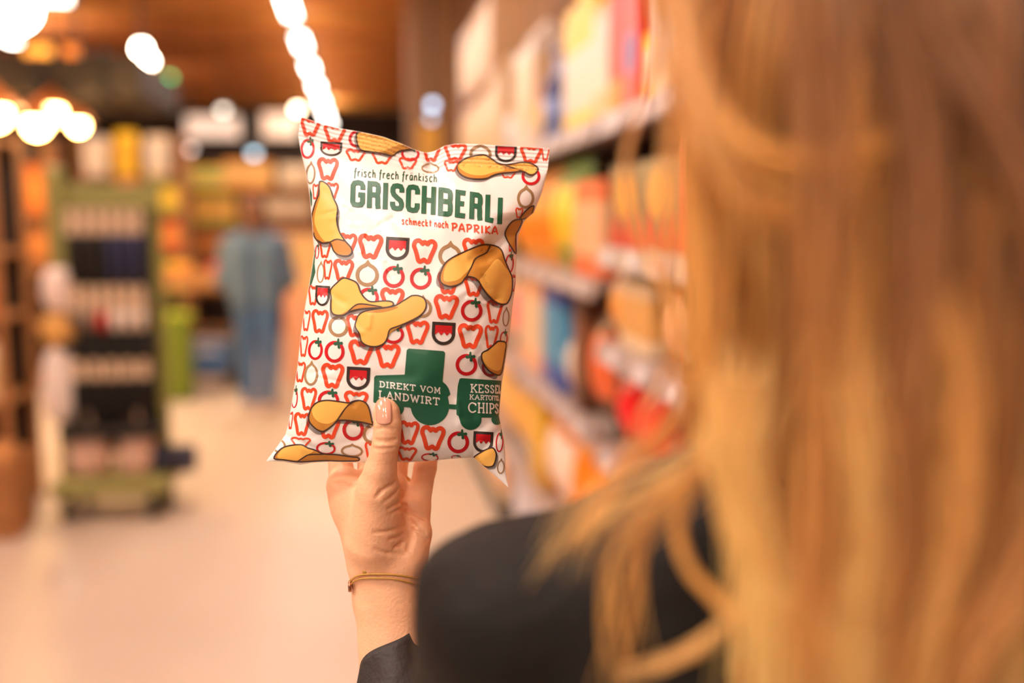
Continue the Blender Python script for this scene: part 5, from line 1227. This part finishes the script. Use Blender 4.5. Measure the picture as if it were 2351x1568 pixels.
# ------------------------------------------------------------------ hair
rng = np.random.default_rng(11)
hm = bpy.data.materials.new('blonde_hair'); hm.use_nodes = True; nt = hm.node_tree; pb = nt.nodes['Principled BSDF']
at = nt.nodes.new('ShaderNodeAttribute'); at.attribute_name = 'tint'
cr = nt.nodes.new('ShaderNodeValToRGB'); e = cr.color_ramp.elements
e[0].position = 0; e[0].color = S(82, 48, 18); e[1].position = 1; e[1].color = S(255, 222, 140)
q = e.new(.35); q.color = S(176, 114, 50); q = e.new(.7); q.color = S(250, 186, 94)
nt.links.new(at.outputs['Fac'], cr.inputs['Fac']); nt.links.new(cr.outputs['Color'], pb.inputs['Base Color'])
pb.inputs['Roughness'].default_value = .38; pb.inputs['Specular IOR Level'].default_value = .6; pb.inputs['Sheen Weight'].default_value = .2
def strands_mesh(paths, radii, tints):
    """paths (n, k, 3): three-sided tapering tubes"""
    P = np.asarray(paths); n, k, _ = P.shape
    T = np.gradient(P, axis=1); T /= np.maximum(np.linalg.norm(T, axis=2), 1e-9)[..., None]
    ref = np.array([.3, .8, .2]); A = np.cross(T, ref); A /= np.maximum(np.linalg.norm(A, axis=2), 1e-9)[..., None]; Bn = np.cross(T, A)
    tp = np.interp(np.linspace(0, 1, k), [0, .1, .8, 1], [.7, 1, .9, .15]); R = radii[:, None] * tp[None]
    V = np.stack([P + (A * math.cos(a) + Bn * math.sin(a)) * R[..., None] for a in (0, 2 * PI / 3, 4 * PI / 3)], 2).reshape(-1, 3)
    b = (np.arange(n)[:, None] * k + np.arange(k - 1)[None]).ravel() * 3; Fq = []
    for s_ in range(3): t_ = (s_ + 1) % 3; Fq.append(np.stack([b + s_, b + t_, b + 3 + t_, b + 3 + s_], 1))
    drop = HZ - P[:, :, 2]; tv = tints[:, None] * .85 + np.interp(drop, [-.12, 0, .08, .2], [-.10, -.06, .04, .22])
    return V, np.concatenate(Fq), np.repeat(np.clip(tv, 0, 1).ravel(), 3)
HX, HD, HZ = .190, .455, 1.60; RX, RD, RZ = .104, .108, .145
K = 18
def hair_path(al, rs, th0, zend, wave, ph, drift):
    th = np.linspace(th0, PI / 2, 6); zz = np.linspace(HZ, zend, K - 5)[1:]
    x = np.concatenate([RX * rs * np.sin(th) * math.sin(al), np.full(K - 6, RX * rs * math.sin(al))])
    d = np.concatenate([-RD * rs * np.sin(th) * math.cos(al), np.full(K - 6, -RD * rs * math.cos(al))])
    z = np.concatenate([HZ + RZ * rs * np.cos(th), zz])
    drop = np.clip(HZ - z, 0, None)
    f = np.interp(drop, [0, .12, .25, .6], [1, .93, .80, .72])
    fd = np.interp(drop, [0, .1, .2, .6], [1, 1.0, 1.02, 1.0])
    x = x * f + wave * np.sin(drop * 17 + ph) * np.clip(drop * 8, 0, 1) + drift * drop
    d = d * fd + wave * .6 * np.cos(drop * 14 + ph)
    return RT * (HX + x)[:, None] + FH * (HD + d)[:, None] + np.array([0, 0, 1.0]) * z[:, None]
paths, rad_, tin = [], [], []
NCL = 190
for c in range(NCL):
    al = math.radians(rng.uniform(-118, 118)); rs = rng.uniform(.93, 1.05); wave = rng.uniform(.001, .006); ph = rng.uniform(0, 6.3); dr = rng.normal(0, .03)
    tb = float(np.clip(.5 + .36 * math.sin(al * 21 + 1.6 * math.sin(al * 6.3)) + rng.normal(0, .14), .02, .98)); ze = rng.uniform(1.02, 1.16)
    for s_ in range(34):
        paths.append(hair_path(al + rng.normal(0, .06), rs + rng.normal(0, .020), math.radians(rng.uniform(4, 60)), ze + rng.normal(0, .02), wave, ph + rng.normal(0, .15), dr + rng.normal(0, .012)))
        rad_.append(rng.uniform(.0003, .0007)); tin.append(np.clip(tb + rng.normal(0, .10), 0, 1))
def lock(guide, n, spread_, tint, r=(.0003, .0007), taper=1.0):
    G = np.array([unproj(a, b, c) for a, b, c in guide]); t = np.linspace(0, len(G) - 1, K)
    Gs = catmull(G, False, 8); Q = np.stack([np.interp(np.linspace(0, 1, K), np.linspace(0, 1, len(Gs)), Gs[:, i]) for i in range(3)], 1)
    for _ in range(n):
        o = rng.normal(0, spread_, 3); o2 = rng.normal(0, spread_ * taper, 3); w = np.linspace(0, 1, K)[:, None]
        paths.append(Q + o * (1 - w) + o2 * w + .0008 * rng.normal(0, 1, 3) * np.sin(w * 7 + rng.uniform(0, 6))); rad_.append(rng.uniform(*r)); tin.append(np.clip(tint + rng.normal(0, .08), 0, 1))
lock([(1560, -260, .37), (1575, 0, .36), (1610, 200, .350), (1690, 320, .340), (1800, 372, .335), (1930, 372, .335), (2040, 330, .34)], 60, .0030, .78)
lock([(1580, -200, .37), (1600, 150, .36), (1640, 350, .345), (1720, 460, .34), (1830, 490, .34), (1940, 470, .345)], 45, .0030, .66)
lock([(1545, -300, .38), (1550, 0, .375), (1600, 300, .37), (1610, 600, .37), (1640, 900, .37)], 70, .0045, .8)
lock([(1700, 860, .355), (1640, 1010, .36), (1540, 1090, .370), (1420, 1150, .378), (1330, 1220, .385), (1290, 1310, .390)], 15, .0042, .85, taper=1.5)
lock([(1720, 900, .355), (1640, 1060, .365), (1520, 1150, .372), (1400, 1250, .38), (1380, 1400, .385), (1400, 1540, .39)], 9, .0036, .66, taper=2.0)
lock([(1640, 1000, .36), (1590, 1090, .368), (1560, 1200, .372), (1600, 1320, .372), (1700, 1420, .37), (1800, 1500, .37)], 12, .0018, .66)
lock([(1680, 960, .36), (1650, 1120, .365), (1690, 1260, .362), (1720, 1360, .362), (1660, 1440, .368), (1560, 1510, .372), (1420, 1560, .38)], 12, .0018, .62)
lock([(1660, 1000, .36), (1540, 1120, .372), (1470, 1230, .378), (1440, 1380, .384), (1380, 1600, .39)], 8, .0024, .5, taper=2.0)
lock([(1520, -150, .40), (1500, 150, .40), (1450, 320, .40), (1440, 420, .40), (1480, 560, .395), (1560, 740, .385), (1640, 900, .375)], 9, .0012, .7)
lock([(1560, -100, .40), (1545, 200, .40), (1530, 500, .395), (1535, 760, .39), (1600, 1000, .38)], 8, .0015, .8)
lock([(1600, 700, .38), (1520, 860, .385), (1450, 1010, .388), (1400, 1120, .39)], 8, .002, .6)
lock([(1650, 780, .37), (1560, 960, .378), (1460, 1060, .385), (1380, 1150, .39), (1330, 1250, .39)], 16, .0028, .6)
lock([(1700, 900, .355), (1680, 1050, .352), (1720, 1200, .350), (1760, 1400, .350), (1770, 1640, .352)], 90, .0062, .95)
lock([(1950, 860, .335), (1975, 1050, .332), (1985, 1250, .334), (1960, 1420, .336), (1960, 1640, .34)], 70, .0055, .9)
lock([(2140, 700, .335), (2190, 950, .335), (2180, 1250, .337), (2120, 1450, .34), (2080, 1640, .345)], 60, .0055, .72)
lock([(2420, 1100, .345), (2340, 1320, .342), (2220, 1480, .342), (2120, 1640, .345)], 60, .0055, .45)
lock([(1840, -100, .335), (1880, 300, .332), (1870, 700, .332), (1880, 1100, .335), (1850, 1640, .34)], 70, .006, .5)
lock([(2010, -100, .334), (2100, 300, .332), (2110, 700, .333), (2060, 1100, .336), (2040, 1640, .34)], 70, .006, .32)
lock([(2060, -100, .334), (2180, 150, .332), (2300, 330, .334), (2400, 600, .337), (2420, 1000, .34)], 50, .005, .42)
V4, F4, t4 = strands_mesh(np.array(paths), np.array(rad_), np.array(tin))
# inner mass of hair under the strands
vs, NA2, NZ2 = [], 64, 40
for j in range(NZ2):
    if j < 14: th = max(.02, j / 13 * PI / 2); zz, sn = HZ + RZ * .9 * math.cos(th), math.sin(th)
    else: zz, sn = HZ - (j - 13) / (NZ2 - 14) * .50, 1.0
    dp = max(0, HZ - zz); f = np.interp(dp, [0, .12, .25, .6], [1, .93, .80, .72]); 
    for i in range(NA2):
        al = math.radians(-118 + 236 * i / (NA2 - 1)); w = .90 + .022 * math.sin(al * 23) + .014 * math.sin(al * 41 + zz * 9)
        vs.append(RT * (HX + RX * w * sn * f * math.sin(al)) + FH * (HD - RD * w * sn * math.cos(al)) + np.array([0, 0, zz]))
ii, jj = np.meshgrid(np.arange(NA2 - 1), np.arange(NZ2 - 1)); q0 = (jj * NA2 + ii).ravel(); F5 = np.stack([q0, q0 + 1, q0 + NA2 + 1, q0 + NA2], 1)
hair = mesh_np('hair', inv(np.concatenate([V4, np.array(vs)])), np.concatenate([F4, F5 + len(V4)]), hm, woman)
att = hair.data.attributes.new('tint', 'FLOAT', 'POINT'); att.data.foreach_set('value', np.concatenate([t4, np.full(len(vs), .22)]).astype(np.float32))

# ------------------------------------------------------------------ the shopper far down the aisle
PY = 8.15; pc = atY(598, 940, PY)
shp = thing('person', 'shopper in a blue denim jacket and jeans walking away down the aisle', 'person', (pc[0], PY, 0))
def figure(prims, h, name, m, parent, it=2):
    A = np.array([p[0] for p in prims] + [p[1] for p in prims]); s = SDF(A.min(0) - .2, A.max(0) + .2, h)
    for p in prims: s.cap(np.array(p[0]), np.array(p[1]), p[2], p[3], p[4] if len(p) > 4 else .03)
    V, Fc = surface_nets(s.F, s.org, s.h); V = relax(V, Fc, it); V[:, 2] = np.maximum(V[:, 2], .0005); return mesh_np(name, V, Fc, m, parent)
figure([((0, 0, 1.60), (0, .02, 1.52), .088, .066), ((0, .085, 1.535), (0, .10, 1.52), .012, .012, .012), ((0, 0, 1.50), (0, 0, 1.38), .055, .06), ((-.10, 0, 1.34), (.10, 0, 1.34), .07, .07), ((-.08, 0, 1.3), (-.07, 0, .95), .09, .09), ((.08, 0, 1.3), (.07, 0, .95), .09, .09),
        ((-.09, 0, .92), (-.09, .06, .5), .08, .055), ((-.09, .06, .5), (-.08, .0, .1), .05, .036), ((.09, 0, .92), (.09, -.02, .5), .08, .055), ((.09, -.02, .5), (.07, -.06, .1), .05, .036),
        ((-.19, 0, 1.34), (-.25, .02, 1.06), .045, .04), ((-.25, .02, 1.06), (-.20, .20, .98), .036, .028), ((.19, 0, 1.34), (.25, .02, 1.06), .045, .04), ((.25, .02, 1.06), (.20, .20, .98), .036, .028),
        ((-.20, .20, .98), (-.17, .28, .98), .028, .03, .012), ((.20, .20, .98), (.17, .28, .98), .028, .03, .012)], .012, 'body', M_skin, shp)
figure([((0, -.015, 1.63), (0, -.02, 1.57), .098, .088), ((0, -.04, 1.55), (0, -.05, 1.47), .07, .05), ((0, .04, 1.68), (0, .0, 1.68), .06, .07)], .012, 'hair', mat('auburn_hair', S(112, 72, 50), .6, noise=.15, nscale=60), shp)
M_den = mat('denim_blue', S(86, 112, 140), .8, noise=.12, nscale=25, bump=.3, bscale=120)
figure([((-.13, 0, 1.37), (.13, 0, 1.37), .075, .075), ((-.10, 0, 1.30), (-.10, 0, .92), .115, .118), ((.10, 0, 1.30), (.10, 0, .92), .115, .118), ((-.06, 0, 1.44), (.06, 0, 1.44), .05, .05),
        ((-.20, 0, 1.35), (-.265, .02, 1.06), .072, .06), ((-.265, .02, 1.06), (-.21, .18, .985), .055, .042), ((.20, 0, 1.35), (.265, .02, 1.06), .072, .06), ((.265, .02, 1.06), (.21, .18, .985), .055, .042)], .012, 'denim_jacket', M_den, shp)
figure([((-.09, 0, .94), (-.09, .06, .5), .105, .078), ((-.09, .06, .5), (-.08, .0, .11), .076, .062), ((.09, 0, .94), (.09, -.02, .5), .105, .078), ((.09, -.02, .5), (.07, -.06, .11), .076, .062)], .012, 'jeans', mat('jeans_blue', S(70, 104, 150), .85, noise=.15, nscale=20), shp)
figure([((-.08, -.03, .04), (-.085, .13, .038), .042, .04)], .008, 'shoe', mat('shoe_pale', S(220, 190, 180), .6), shp)
figure([((.07, -.09, .045), (.075, .07, .038), .042, .04)], .008, 'shoe', MATS['shoe_pale'], shp)
